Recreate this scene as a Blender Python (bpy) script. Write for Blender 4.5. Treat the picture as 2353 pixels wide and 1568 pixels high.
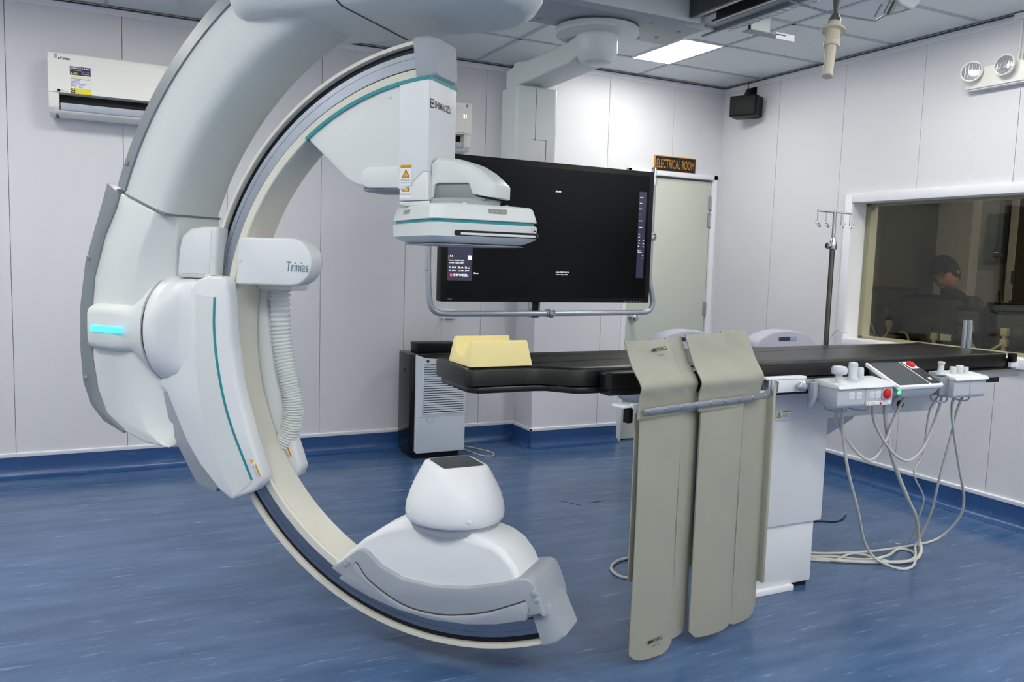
import bpy, bmesh, math, random
from mathutils import Vector, Matrix
random.seed(7)
R = math.radians
sc = bpy.context.scene
C = sc.collection
for o in list(bpy.data.objects): bpy.data.objects.remove(o)

# ------------------------------------------------------------------ camera
def make_camera():
    yaw, pitch, roll = R(26.615), R(-5.553), R(1.786)
    f = Vector((math.sin(yaw)*math.cos(pitch), math.cos(yaw)*math.cos(pitch), math.sin(pitch)))
    r = Vector((math.cos(yaw), -math.sin(yaw), 0)); u = r.cross(f)
    r2 = math.cos(roll)*r + math.sin(roll)*u; u2 = -math.sin(roll)*r + math.cos(roll)*u
    cam = bpy.data.cameras.new('camera'); o = bpy.data.objects.new('camera', cam); C.objects.link(o)
    m = Matrix((r2, u2, -f)).transposed().to_4x4(); m.translation = (0, 0, 1.4)
    o.matrix_world = m
    cam.sensor_fit = 'HORIZONTAL'; cam.sensor_width = 36; cam.lens = 36*1888.16/2353
    cam.clip_start = .02; cam.clip_end = 60
    sc.camera = o
make_camera()

# ------------------------------------------------------------------ world, exposure
w = bpy.data.worlds.new('world'); sc.world = w; w.use_nodes = True
w.node_tree.nodes['Background'].inputs[0].default_value = (.6, .65, .75, 1)
w.node_tree.nodes['Background'].inputs[1].default_value = .05
sc.view_settings.view_transform = 'Standard'; sc.view_settings.look = 'None'
sc.view_settings.exposure = 0.5; sc.view_settings.gamma = 1; sc.view_settings.use_curve_mapping = False
PANEL_STRENGTH = 27.0          # base strength of the panel in view and the added fill panels
# ceiling light panels, x0, x1, y0, y1 (the first is in view, the rest are unseen fill added for brightness)
LIGHTS = [(3.35, 3.68, 4.37, 4.96), (-1.0, -.67, 3.78, 4.37), (.27, .60, 3.78, 4.37), (4.0, 4.33, .85, 1.4), (2.0, 2.33, .25, .85), (-.95, -.62, 1.4, 2.0), (.27, .60, -.3, .25), (3.9, 4.23, -.3, .25), (2.0, 2.33, -1.1, -.5), (-.95, -.62, .25, .85), (3.46, 3.79, 2.6, 3.17), (3.05, 3.38, .25, .85), (-1.9, -1.57, 2.6, 3.17), (1.2, 1.53, -1.1, -.5)]

# ------------------------------------------------------------------ materials
def lin(c):
    c /= 255.0
    return c/12.92 if c <= .04045 else ((c+.055)/1.055)**2.4
def rgb(r, g, b): return (lin(r), lin(g), lin(b), 1)
MATS = {}
def mat(name, col, rough=.5, metal=0, noise=0, nscale=40, bump=0, bscale=200, emit=None, estr=1, coat=0, stretch=None, alpha=1, trans=0, ior=1.45, spec=.5):
    m = bpy.data.materials.new(name); m.use_nodes = True; nt = m.node_tree
    b = nt.nodes['Principled BSDF']
    b.inputs['Base Color'].default_value = col; b.inputs['Roughness'].default_value = rough; b.inputs['Metallic'].default_value = metal
    b.inputs['Specular IOR Level'].default_value = spec
    b.inputs['IOR'].default_value = ior; b.inputs['Transmission Weight'].default_value = trans; b.inputs['Alpha'].default_value = alpha
    if coat: b.inputs['Coat Weight'].default_value = coat; b.inputs['Coat Roughness'].default_value = .15
    if emit: b.inputs['Emission Color'].default_value = emit; b.inputs['Emission Strength'].default_value = estr
    def coord(scale):
        tc = nt.nodes.new('ShaderNodeTexCoord'); mp = nt.nodes.new('ShaderNodeMapping'); mp.inputs['Scale'].default_value = scale
        nt.links.new(tc.outputs['Object'], mp.inputs['Vector']); return mp.outputs[0]
    if noise:
        n = nt.nodes.new('ShaderNodeTexNoise'); n.inputs['Scale'].default_value = nscale; n.inputs['Detail'].default_value = 4
        nt.links.new(coord(stretch or (1, 1, 1)), n.inputs['Vector'])
        mx = nt.nodes.new('ShaderNodeMix'); mx.data_type = 'RGBA'
        mx.inputs[6].default_value = tuple(max(0, x*(1-noise)) for x in col[:3])+(1,); mx.inputs[7].default_value = tuple(min(1, x*(1+noise)) for x in col[:3])+(1,)
        nt.links.new(n.outputs['Fac'], mx.inputs[0]); nt.links.new(mx.outputs[2], b.inputs['Base Color'])
    if bump:
        n = nt.nodes.new('ShaderNodeTexNoise'); n.inputs['Scale'].default_value = bscale; n.inputs['Detail'].default_value = 3
        nt.links.new(coord(stretch or (1, 1, 1)), n.inputs['Vector'])
        bp = nt.nodes.new('ShaderNodeBump'); bp.inputs['Strength'].default_value = bump; bp.inputs['Distance'].default_value = .002
        nt.links.new(n.outputs['Fac'], bp.inputs['Height']); nt.links.new(bp.outputs[0], b.inputs['Normal'])
    MATS[name] = m
    return m
mat('wall', rgb(220, 220, 224), .42, noise=.015, nscale=3)
mat('wall_gap', rgb(165, 166, 180), .7)
mat('trim_white', rgb(235, 236, 242), .4)
mat('ceiling', rgb(226, 231, 232), .8, noise=.02, nscale=30, bump=.05, bscale=300)
mat('ceiling_bar', rgb(186, 191, 196), .5)
mat('plain_wall', rgb(214, 214, 222), .6)
mat('gantry_white', rgb(216, 221, 219), .38, bump=.03, bscale=900)
mat('gantry_pure', rgb(222, 225, 227), .35, bump=.03, bscale=900)
mat('gantry_cream', rgb(220, 218, 205), .36)
mat('gantry_grey', rgb(128, 135, 139), .42)
mat('gantry_midgrey', rgb(158, 164, 172), .42)
mat('seam', rgb(60, 64, 68), .6)
mat('teal', rgb(40, 140, 148), .4)
mat('steel_track', rgb(150, 158, 168), .3, metal=1, noise=.12, nscale=6, stretch=(1, 12, 1))
mat('groove', rgb(26, 30, 38), .4, metal=.4)
mat('steel', rgb(196, 198, 202), .24, metal=1)
mat('steel_brushed', rgb(178, 182, 186), .36, metal=1, noise=.06, nscale=60, stretch=(1, 1, .1))
mat('steel_dark', rgb(110, 108, 104), .3, metal=1)
mat('aluminium_dark', rgb(88, 92, 90), .45, metal=.7)
mat('tube_grey', rgb(172, 178, 186), .3, metal=.35)
mat('black_plastic', rgb(7, 7, 8), .42, spec=.3)
mat('black_gloss', rgb(8, 8, 9), .18)
mat('black_matte', rgb(10, 11, 12), .65)
mat('bezel', rgb(16, 18, 18), .5, spec=.3)
mat('screen', rgb(4, 5, 7), .22, emit=rgb(14, 18, 22), estr=.12, spec=.16)
mat('screen_panel', rgb(30, 30, 45), .2, emit=rgb(42, 42, 62), estr=.8)
mat('screen_text', rgb(220, 220, 230), .3, emit=(1, 1, 1, 1), estr=1.1)
mat('screen_red', rgb(210, 60, 90), .3, emit=rgb(225, 70, 110), estr=1)
mat('vinyl', rgb(9, 9, 9), .38, noise=.15, nscale=9, bump=.35, bscale=14)
mat('carbon', rgb(18, 19, 22), .25)
mat('drape', rgb(155, 155, 141), .46, noise=.03, nscale=12, bump=.25, bscale=26)
mat('drape_edge', rgb(160, 160, 146), .5)
mat('foam', rgb(238, 222, 156), .6, noise=.02, nscale=30, bump=.08, bscale=400)
mat('table_white', rgb(218, 221, 224), .4)
mat('console_grey', rgb(178, 182, 192), .45)
mat('console_light', rgb(218, 222, 224), .42)
mat('knob', rgb(204, 210, 214), .45)
mat('red', rgb(196, 24, 30), .4)
mat('dark_red', rgb(90, 14, 18), .4)
mat('cable_white', rgb(206, 205, 198), .5)
mat('cable_black', rgb(16, 16, 18), .5)
mat('touch_screen', rgb(44, 52, 58), .22)
mat('green_led', rgb(40, 200, 80), .3, emit=rgb(60, 255, 110), estr=3)
mat('cyan_led', rgb(60, 200, 240), .3, emit=rgb(70, 205, 240), estr=1.25)
mat('label_white', rgb(235, 235, 235), .5)
mat('label_yellow', rgb(232, 178, 40), .5)
mat('print_yellow', rgb(236, 222, 40), .5)
mat('print_navy', rgb(22, 24, 92), .5)
mat('print_grey', rgb(150, 155, 180), .5)
mat('print_black', rgb(18, 18, 20), .5)
mat('print_silver', rgb(178, 178, 180), .5)
mat('print_teal', rgb(60, 110, 120), .5)
mat('window_strip', rgb(150, 150, 142), .35)
mat('ac_white', rgb(240, 238, 232), .38)
mat('ac_grey', rgb(196, 202, 212), .4)
mat('door', rgb(196, 202, 190), .5, noise=.03, nscale=2)
mat('door_frame', rgb(136, 140, 142), .5)
mat('sign_gold', rgb(196, 134, 34), .45)
mat('purifier', rgb(176, 175, 190), .45)
mat('dehum_white', rgb(214, 222, 230), .38)
mat('cream', rgb(214, 206, 184), .38)
mat('lead_grey', rgb(120, 122, 124), .35, metal=.6)
mat('lamp_lens', rgb(210, 212, 214), .12, metal=.75, bump=.6, bscale=120)
mat('olive_wall', rgb(150, 150, 128), .8)
mat('control_white', rgb(196, 188, 190), .7)
mat('control_grey', rgb(140, 140, 142), .7)
mat('dark_panel', rgb(74, 70, 64), .6)
mat('monitor_back', rgb(62, 66, 66), .5)
mat('skin', rgb(172, 120, 94), .55)
mat('lips', rgb(140, 72, 62), .5)
mat('eye_dark', rgb(24, 18, 16), .4)
mat('hair', rgb(9, 9, 9), .9, spec=.1, bump=.8, bscale=90, stretch=(1, 1, .3))
mat('shirt', rgb(18, 20, 24), .85, noise=.1, nscale=30)
mat('desk', rgb(150, 140, 126), .5)
mat('vent_white', rgb(226, 228, 240), .5)

def mat_emit(name, col, s):
    m = bpy.data.materials.new(name); m.use_nodes = True; nt = m.node_tree
    for n in list(nt.nodes): nt.nodes.remove(n)
    e = nt.nodes.new('ShaderNodeEmission'); o = nt.nodes.new('ShaderNodeOutputMaterial')
    e.inputs[0].default_value = col; e.inputs[1].default_value = s; nt.links.new(e.outputs[0], o.inputs[0]); MATS[name] = m
mat_emit('fill_panel_light', (1.0, .985, .93, 1), PANEL_STRENGTH)  # emission of the unseen panels added as fill

mat_emit('panel_light_soft', (1.0, .985, .93, 1), PANEL_STRENGTH*.84)
mat_emit('control_fill_light', (1.0, .93, .8, 1), 20.0)
def mat_glass(name, tint, rough=0.0, refl=.08):
    m = bpy.data.materials.new(name); m.use_nodes = True; nt = m.node_tree
    for n in list(nt.nodes): nt.nodes.remove(n)
    t = nt.nodes.new('ShaderNodeBsdfTransparent'); t.inputs[0].default_value = tint
    g = nt.nodes.new('ShaderNodeBsdfGlossy'); g.inputs['Roughness'].default_value = rough; g.inputs[0].default_value = (1, 1, 1, 1)
    fr = nt.nodes.new('ShaderNodeLayerWeight'); fr.inputs['Blend'].default_value = .5
    pw = nt.nodes.new('ShaderNodeMath'); pw.operation = 'POWER'; pw.inputs[1].default_value = 4
    ad = nt.nodes.new('ShaderNodeMath'); ad.operation = 'MULTIPLY_ADD'; ad.inputs[1].default_value = 1-refl; ad.inputs[2].default_value = refl
    nt.links.new(fr.outputs['Facing'], pw.inputs[0]); fr = pw
    mx = nt.nodes.new('ShaderNodeMixShader'); o = nt.nodes.new('ShaderNodeOutputMaterial')
    nt.links.new(fr.outputs[0], ad.inputs[0]); nt.links.new(ad.outputs[0], mx.inputs[0]); nt.links.new(t.outputs[0], mx.inputs[1]); nt.links.new(g.outputs[0], mx.inputs[2]); nt.links.new(mx.outputs[0], o.inputs[0])
    MATS[name] = m
mat_glass('lead_glass', (.80, .79, .68, 1), .01, .05)
mat_glass('acrylic', (.94, .945, .965, 1), .03, .05)

def mat_floor(name, dark, mid, light, rough):
    m = bpy.data.materials.new(name); m.use_nodes = True; nt = m.node_tree; b = nt.nodes['Principled BSDF']
    tc = nt.nodes.new('ShaderNodeTexCoord')
    def noise(scale, detail, sx, sy):
        mp = nt.nodes.new('ShaderNodeMapping'); mp.inputs['Scale'].default_value = (sx, sy, 4); mp.inputs['Rotation'].default_value = (0, 0, R(6))
        nt.links.new(tc.outputs['Object'], mp.inputs['Vector'])
        n = nt.nodes.new('ShaderNodeTexNoise'); n.inputs['Scale'].default_value = scale; n.inputs['Detail'].default_value = detail; n.inputs['Roughness'].default_value = .6
        nt.links.new(mp.outputs[0], n.inputs['Vector']); return n.outputs['Fac']
    r1 = nt.nodes.new('ShaderNodeValToRGB'); r1.color_ramp.elements[0].position = .32; r1.color_ramp.elements[0].color = dark
    r1.color_ramp.elements[1].position = .68; r1.color_ramp.elements[1].color = mid
    nt.links.new(noise(1.6, 5, 1.2, 6), r1.inputs[0])
    r2 = nt.nodes.new('ShaderNodeValToRGB'); r2.color_ramp.elements[0].position = .60; r2.color_ramp.elements[0].color = (0, 0, 0, 1)
    r2.color_ramp.elements[1].position = .80; r2.color_ramp.elements[1].color = (1, 1, 1, 1)
    nt.links.new(noise(4.5, 4, 1.0, 9), r2.inputs[0])
    mx = nt.nodes.new('ShaderNodeMix'); mx.data_type = 'RGBA'; mx.inputs[7].default_value = light
    nt.links.new(r2.outputs[0], mx.inputs[0]); nt.links.new(r1.outputs[0], mx.inputs[6]); nt.links.new(mx.outputs[2], b.inputs['Base Color'])
    b.inputs['Roughness'].default_value = rough; b.inputs['Specular IOR Level'].default_value = .5
    bp = nt.nodes.new('ShaderNodeBump'); bp.inputs['Strength'].default_value = .05; bp.inputs['Distance'].default_value = .004
    nt.links.new(noise(3, 3, 1, 1.6), bp.inputs['Height']); nt.links.new(bp.outputs[0], b.inputs['Normal'])
    MATS[name] = m
mat_floor('floor_vinyl', rgb(58, 86, 124), rgb(80, 108, 146), rgb(130, 152, 182), .2)
mat_floor('cove_vinyl', rgb(34, 70, 120), rgb(46, 84, 136), rgb(84, 118, 164), .3)

# ------------------------------------------------------------------ mesh helpers
class MB:
    def __init__(s): s.v = []; s.f = []
    def add(s, vs, fs):
        n = len(s.v); s.v += [tuple(v) for v in vs]; s.f += [tuple(i+n for i in f) for f in fs]; return s
    def box(s, x0, x1, y0, y1, z0, z1):
        return s.add([(x0, y0, z0), (x1, y0, z0), (x1, y1, z0), (x0, y1, z0), (x0, y0, z1), (x1, y0, z1), (x1, y1, z1), (x0, y1, z1)],
                     [(0, 3, 2, 1), (4, 5, 6, 7), (0, 1, 5, 4), (1, 2, 6, 5), (2, 3, 7, 6), (3, 0, 4, 7)])
    def prism(s, pts, ax, a, b):
        def P(p, t): return (t, p[0], p[1]) if ax == 'x' else ((p[0], t, p[1]) if ax == 'y' else (p[0], p[1], t))
        n = len(pts)
        return s.add([P(p, a) for p in pts]+[P(p, b) for p in pts],
                     [tuple(range(n)), tuple(range(2*n-1, n-1, -1))]+[(i, (i+1) % n, n+(i+1) % n, n+i) for i in range(n)])
    def loft(s, rings, cap=True):
        n = len(rings[0]); vs = [p for r in rings for p in r]; fs = []
        for k in range(len(rings)-1):
            for i in range(n): fs.append((k*n+i, k*n+(i+1) % n, (k+1)*n+(i+1) % n, (k+1)*n+i))
        if cap: fs.append(tuple(range(n))); fs.append(tuple(range(len(vs)-1, len(vs)-n-1, -1)))
        return s.add(vs, fs)
    def lathe(s, prof, c=(0, 0, 0), ax='z', n=28, cap=True):
        def P(r, h, a):
            u, v = r*math.cos(a), r*math.sin(a)
            q = (u, v, h) if ax == 'z' else ((h, u, v) if ax == 'x' else (u, h, v))
            return (q[0]+c[0], q[1]+c[1], q[2]+c[2])
        return s.loft([[P(r, h, 2*math.pi*i/n) for i in range(n)] for r, h in prof], cap)
    def arc(s, prof, a0, a1, n=48, c=(0, 1.10)):
        # sweep a closed (radius, y) profile about the y axis, angle from +x towards +z
        rings = []
        for k in range(n+1):
            a = R(a0+(a1-a0)*k/n); rings.append([(c[0]+r*math.cos(a), y, c[1]+r*math.sin(a)) for r, y in prof])
        return s.loft(rings)
    def tube(s, pts, r, n=8, sub=6, rad=None):
        p = [Vector(q) for q in pts]
        if sub > 1 and len(p) > 2:
            out = []
            for i in range(len(p)-1):
                a, b, c_, d = p[max(i-1, 0)], p[i], p[i+1], p[min(i+2, len(p)-1)]
                for k in range(sub):
                    t = k/sub
                    out.append(.5*((2*b)+(c_-a)*t+(2*a-5*b+4*c_-d)*t*t+(3*b-a-3*c_+d)*t**3))
            out.append(p[-1]); p = out
        rings = []; up = Vector((0, 0, 1)); prev = None
        for i in range(len(p)):
            t = (p[min(i+1, len(p)-1)]-p[max(i-1, 0)])
            if t.length < 1e-9: t = Vector((0, 0, 1))
            t.normalize()
            if prev is None:
                s1 = t.cross(up if abs(t.z) < .9 else Vector((1, 0, 0))).normalized()
            else:
                s1 = prev-t*prev.dot(t)
                s1 = s1.normalized() if s1.length > 1e-6 else t.orthogonal().normalized()
            prev = s1; s2 = t.cross(s1)
            rr = rad(i/(len(p)-1)) if rad else r
            rings.append([tuple(p[i]+rr*(math.cos(2*math.pi*k/n)*s1+math.sin(2*math.pi*k/n)*s2)) for k in range(n)])
        return s.loft(rings)
    def build(s, name, m, parent=None, bevel=0, seg=2, loc=None, rot=None, smooth=True, ang=35):
        bm = bmesh.new(); vs = [bm.verts.new(v) for v in s.v]
        for f in s.f:
            try: bm.faces.new([vs[i] for i in f])
            except ValueError: pass
        bmesh.ops.recalc_face_normals(bm, faces=bm.faces)
        if bevel:
            ed = [e for e in bm.edges if len(e.link_faces) == 2 and e.calc_face_angle(0) > .5]
            if ed: bmesh.ops.bevel(bm, geom=ed, offset=bevel, segments=seg, affect='EDGES', clamp_overlap=True, profile=.5)
        me = bpy.data.meshes.new(name); bm.to_mesh(me); bm.free()
        if smooth:
            for p in me.polygons: p.use_smooth = True
            me.set_sharp_from_angle(angle=R(ang))
        me.materials.append(MATS[m])
        o = bpy.data.objects.new(name, me); C.objects.link(o)
        if parent: o.parent = parent
        if loc: o.location = loc
        if rot: o.rotation_euler = rot
        return o
def B(x0, x1, y0, y1, z0, z1): return MB().box(x0, x1, y0, y1, z0, z1)
def tag(o, label=None, cat=None, group=None, kind=None):
    if label: o['label'] = label
    if cat: o['category'] = cat
    if group: o['group'] = group
    if kind: o['kind'] = kind
    return o
def thing(name, label, cat, loc=(0, 0, 0), rz=0, group=None):
    o = bpy.data.objects.new(name, None); C.objects.link(o); o.location = loc; o.rotation_euler = (0, 0, rz); o.empty_display_size = .1
    return tag(o, label, cat, group)
def struct(o): o['kind'] = 'structure'; return o
def link_copy(o, parent, loc=None, rot=None):
    c = o.copy(); C.objects.link(c); c.parent = parent
    if loc: c.location = loc
    if rot: c.rotation_euler = rot
    return c
FY = (R(90), 0, 0)               # print that faces -y
FX = (R(90), 0, R(-90))          # print that faces -x
FXP = (R(90), 0, R(90))          # print that faces +x
def text(body, m, parent, loc, rot, width=None, height=.02, name='lettering', ext=.0004, align='LEFT', shear=0, bold=0):
    cu = bpy.data.curves.new(name, 'FONT'); cu.body = body; cu.size = 1; cu.extrude = 0; cu.align_x = 'LEFT'; cu.shear = shear; cu.resolution_u = 3; cu.offset = bold
    t = bpy.data.objects.new(name, cu); C.objects.link(t)
    bpy.context.view_layer.update()
    me = bpy.data.meshes.new_from_object(t.evaluated_get(bpy.context.evaluated_depsgraph_get()))
    bpy.data.objects.remove(t)
    xs = [v.co.x for v in me.vertices]; ys = [v.co.y for v in me.vertices]
    x0, x1, y0, y1 = min(xs), max(xs), min(ys), max(ys)
    sy = height/(y1-y0); sx = (width/(x1-x0)) if width else sy
    for v in me.vertices:
        v.co.x = (v.co.x-x0)*sx - (0 if align == 'LEFT' else (x1-x0)*sx/2); v.co.y = (v.co.y-y0)*sy; v.co.z = ext
    me.materials.clear(); me.materials.append(MATS[m])
    o = bpy.data.objects.new(name, me); C.objects.link(o); o.parent = parent; o.location = loc; o.rotation_euler = rot
    return o
def decal(name, m, parent, loc, rot, w_, h_, t=.0006):
    return MB().box(0, w_, 0, h_, 0, t).build(name, m, parent, loc=loc, rot=rot)
def poly_decal(name, m, parent, loc, rot, pts, t=.0008):
    return MB().prism(pts, 'z', 0, t).build(name, m, parent, loc=loc, rot=rot)
def screw(parent, loc, rot, r=.009, m='gantry_midgrey', name='screw_cap'):
    return MB().lathe([(r*.2, .004), (r*.75, .0035), (r, .001), (r, -.002)], n=14).build(name, m, parent, loc=loc, rot=rot)
def rounded(x0, x1, y0, y1, r, n=6, corners='abcd'):
    # outline with rounded corners: a = x0y0, b = x1y0, c = x1y1, d = x0y1
    out = []
    for k, (cx, cy, a0) in zip('abcd', ((x0+r, y0+r, 180), (x1-r, y0+r, 270), (x1-r, y1-r, 0), (x0+r, y1-r, 90))):
        if k in corners:
            for i in range(n+1):
                a = R(a0+90*i/n); out.append((cx+r*math.cos(a), cy+r*math.sin(a)))
        else:
            out.append({'a': (x0, y0), 'b': (x1, y0), 'c': (x1, y1), 'd': (x0, y1)}[k])
    return out
def warning_sign(parent, loc, rot, s, hdr=True):
    decal('caution_label', 'label_white', parent, loc, rot, .62*s, 1.5*s, .0004)

# ------------------------------------------------------------------ the room shell
YL, YD, XR, ZC = 5.70, 5.39, 4.573, 2.85       # recessed wall, door wall, window wall, ceiling
X0, Y0, XS = -2.3, -1.6, 2.885                 # left wall, near wall, where the wall steps forward
struct(B(X0-.2, XR+.2, Y0-.2, YL+.2, -.08, 0).build('floor', 'floor_vinyl', smooth=False))
ceil_ = struct(B(X0-.2, XR+.2, Y0-.2, YL+.2, ZC+.03, ZC+.12).build('ceiling', 'plain_wall', smooth=False))
xs = [-1.17-1.22, -1.17, .05, 1.27, 2.48, 3.70, XR+.0]; xs[0] = X0
ys = [Y0]; y = 4.97-.594*11
ys = [Y0]+[4.97-.594*k for k in range(11, -1, -1) if 4.97-.594*k > Y0+.05]+[YL]
for i in range(len(xs)-1):
    for j in range(len(ys)-1):
        x0, x1, y0, y1 = xs[i]+.011, xs[i+1]-.011, ys[j]+.011, ys[j+1]-.011
        cut = [l for l in LIGHTS if l[0] < x1 and l[1] > x0 and l[2] < y1 and l[3] > y0]
        B(x0, x1, y0, y1, ZC+.006, ZC+.022).build('ceiling_tile', 'ceiling', ceil_, smooth=False)
for x in xs[1:-1]: B(x-.012, x+.012, Y0, YL, ZC, ZC+.012).build('ceiling_bar', 'ceiling_bar', ceil_, smooth=False)
for y in ys[1:-1]: B(X0, XR, y-.012, y+.012, ZC, ZC+.012).build('ceiling_bar', 'ceiling_bar', ceil_, smooth=False)
def wall(name, axis, at_, a0, a1, seams, depth_sign, z0=.125, z1=ZC, hole=None):
    # axis 'y': wall plane y = at_, running along x
    w_ = thing(name, None, None); w_['kind'] = 'structure'
    def bx(mb, u0, u1, d0, d1, za, zb):
        d0, d1 = at_+depth_sign*d0, at_+depth_sign*d1
        if d0 > d1: d0, d1 = d1, d0
        return mb.box(u0, u1, d0, d1, za, zb) if axis == 'y' else mb.box(d0, d1, u0, u1, za, zb)
    m_ = MB()
    if hole:
        h0, h1, hz0, hz1 = hole
        for (u0, u1, za, zb) in ((a0+.013, h0, 0, z1+.1), (h1, a1, 0, z1+.1), (h0, h1, hz1, z1+.1), (h0, h1, 0, hz0)):
            if u1-u0 > .001 and zb-za > .001: bx(m_, u0, u1, .012, .16, za, zb)
    else: bx(m_, a0+.013, a1, .012, .16, 0, z1+.1)
    m_.build('wall_backing', 'wall_gap', w_, smooth=False)
    cuts = [a0]+[s for s in sorted(seams) if a0+.02 < s < a1-.02]+[a1]
    for k in range(len(cuts)-1):
        u0, u1 = cuts[k]+(.0016 if k else 0), cuts[k+1]-(.0016 if k < len(cuts)-2 else 0)
        rects = [(u0, u1, z0, z1)]
        if hole:
            h0, h1, hz0, hz1 = hole; rects = []
            if u1 <= h0 or u0 >= h1: rects = [(u0, u1, z0, z1)]
            else:
                if u0 < h0: rects.append((u0, h0, z0, z1))
                if u1 > h1: rects.append((h1, u1, z0, z1))
                c0, c1 = max(u0, h0), min(u1, h1)
                if hz1 < z1: rects.append((c0, c1, hz1, z1))
                if hz0 > z0+.01: rects.append((c0, c1, z0, hz0))
        pm = MB()
        for r_ in rects: bx(pm, r_[0], r_[1], 0, .0125, r_[2], r_[3])
        pm.build('wall_panel', 'wall', w_, smooth=False)
    return w_
wall('wall_back', 'y', YL, X0, XS+.1, [-.479+.612*k for k in range(-3, 6)], 1)
wall('wall_return', 'x', XS, YD+.0126, YL, [], 1)
wall('wall_door', 'y', YD, XS, XR, [3.465, 4.07], 1, hole=(3.66, 4.515, -.01, 2.13))
wall('wall_right', 'x', XR, Y0, YD+.01, [4.77-.6115*k for k in range(0, 11)], 1, hole=(1.2, 4.02, .94, 1.87))
wall('wall_left', 'x', X0, Y0, YL, [Y0+.61*k for k in range(1, 12)], -1)
wall('wall_near', 'y', Y0, X0, XR, [X0+.61*k for k in range(1, 12)], -1)
# blue cove skirting with the white strip above it
def cove(name, pts):
    prof = [(0, .13), (.008, .13), (.011, .06), (.016, .03), (.028, .012), (.045, .004), (.075, .0025), (.075, .0), (0, .0)]
    strip = [(0, .125), (.010, .125), (.012, .13), (.012, .146), (.008, .15), (0, .15)]
    (xa, ya), (xb, yb), (nx, ny) = pts
    def ring(p, pr): return [(p[0]+nx*d, p[1]+ny*d, z) for d, z in pr]
    e = MB().loft([ring((xa, ya), prof), ring((xb, yb), prof)]).build(name, 'cove_vinyl'); struct(e)
    t = MB().loft([ring((xa, ya), strip), ring((xb, yb), strip)]).build('trim_1', 'trim_white'); struct(t)
cove('baseboard_back', ((X0, YL), (XS, YL), (0, -1)))
cove('baseboard_return', ((XS, YL), (XS, YD-.012), (-1, 0)))
cove('baseboard_door', ((XS-.012, YD), (3.655, YD), (0, -1)))
cove('baseboard_right', ((XR, YD), (XR, Y0), (-1, 0)))
cove('baseboard_left', ((X0, Y0), (X0, YL), (1, 0)))
cove('baseboard_near', ((X0, Y0), (XR, Y0), (0, 1)))
def cornice(pts, k):
    (xa, ya), (xb, yb), (nx, ny) = pts
    pr = [(0, ZC-.045), (.006, ZC-.045), (.006, ZC-.012), (.022, ZC-.006), (.022, ZC), (0, ZC)]
    struct(MB().loft([[(p[0]+nx*d, p[1]+ny*d, z) for d, z in pr] for p in ((xa, ya), (xb, yb))]).build('trim_2', 'trim_white', smooth=False))
    pr = [(.006, ZC-.010), (.026, ZC-.010), (.026, ZC-.004), (.006, ZC-.004)]
    struct(MB().loft([[(p[0]+nx*d, p[1]+ny*d, z) for d, z in pr] for p in ((xa, ya), (xb, yb))]).build('trim_3', 'seam', smooth=False))
for k, q in enumerate((((X0, YL), (XS, YL), (0, -1)), ((XS, YL), (XS, YD), (-1, 0)), ((XS, YD), (XR, YD), (0, -1)), ((XR, YD), (XR, Y0), (-1, 0)))): cornice(q, k)

# scuff marks on the floor
fl_ = bpy.data.objects['floor']
for pts in ([(2.40, 4.10), (2.41, 4.085), (2.47, 3.965), (2.465, 3.99)], [(2.55, 4.0), (2.64, 4.01), (2.65, 4.002), (2.56, 3.992)]): MB().prism(pts, 'z', 0, .0012).build('floor_scuff', 'black_matte', fl_)
# door
dr = thing('door_1', 'pale green flush door in a white frame, below the gold lettered sign', 'door', (0, YD, 0)); dr['kind'] = 'structure'
fr = MB()
for a, b, za, zb in ((3.645, 3.685, 0, 2.146), (4.492, 4.532, 0, 2.146), (3.645, 4.532, 2.108, 2.146)):
    fr.box(a, b, -.02, .1, za, zb)
fr.build('door_frame', 'trim_white', dr, .003)
B(3.685, 4.492, .05, .14, 0, 2.108).build('door_stop', 'door_frame', dr, smooth=False)
lf = B(3.693, 4.482, .006, .046, .008, 2.092).build('door_leaf', 'door', dr, .002)
B(3.693, 4.482, .002, .046, .008, .012).build('bottom_seal', 'door_frame', lf)
for z in (1.87, 1.73, 1.0, .25):
    MB().lathe([(.008, z), (.008, z+.11)], (4.487, -.001, 0), n=10).box(4.463, 4.5, -.003, .006, z, z+.11).build('hinge', 'steel_brushed', dr)
MB().lathe([(.033, 0), (.033, -.008), (.014, -.012), (.012, -.03), (.02, -.036), (.027, -.045), (.027, -.058), (.018, -.068), (.004, -.07)], (3.757, .006, .985), 'y', 20).build('door_knob', 'steel', dr)
# door sign
sg = thing('door_sign', 'black sign with gold lettering ELECTRICAL ROOM above the green door', 'sign', (3.897, YD, 2.143))
B(0, .404, -.014, 0, 0, .122).build('sign_frame', 'sign_gold', sg, .002)
B(.007, .397, -.0155, -.012, .007, .115).build('sign_board', 'print_black', sg)
text('ELECTRICAL ROOM', 'sign_gold', sg, (.018, -.0157, .026), FY, .368, .07, bold=.004)

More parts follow.
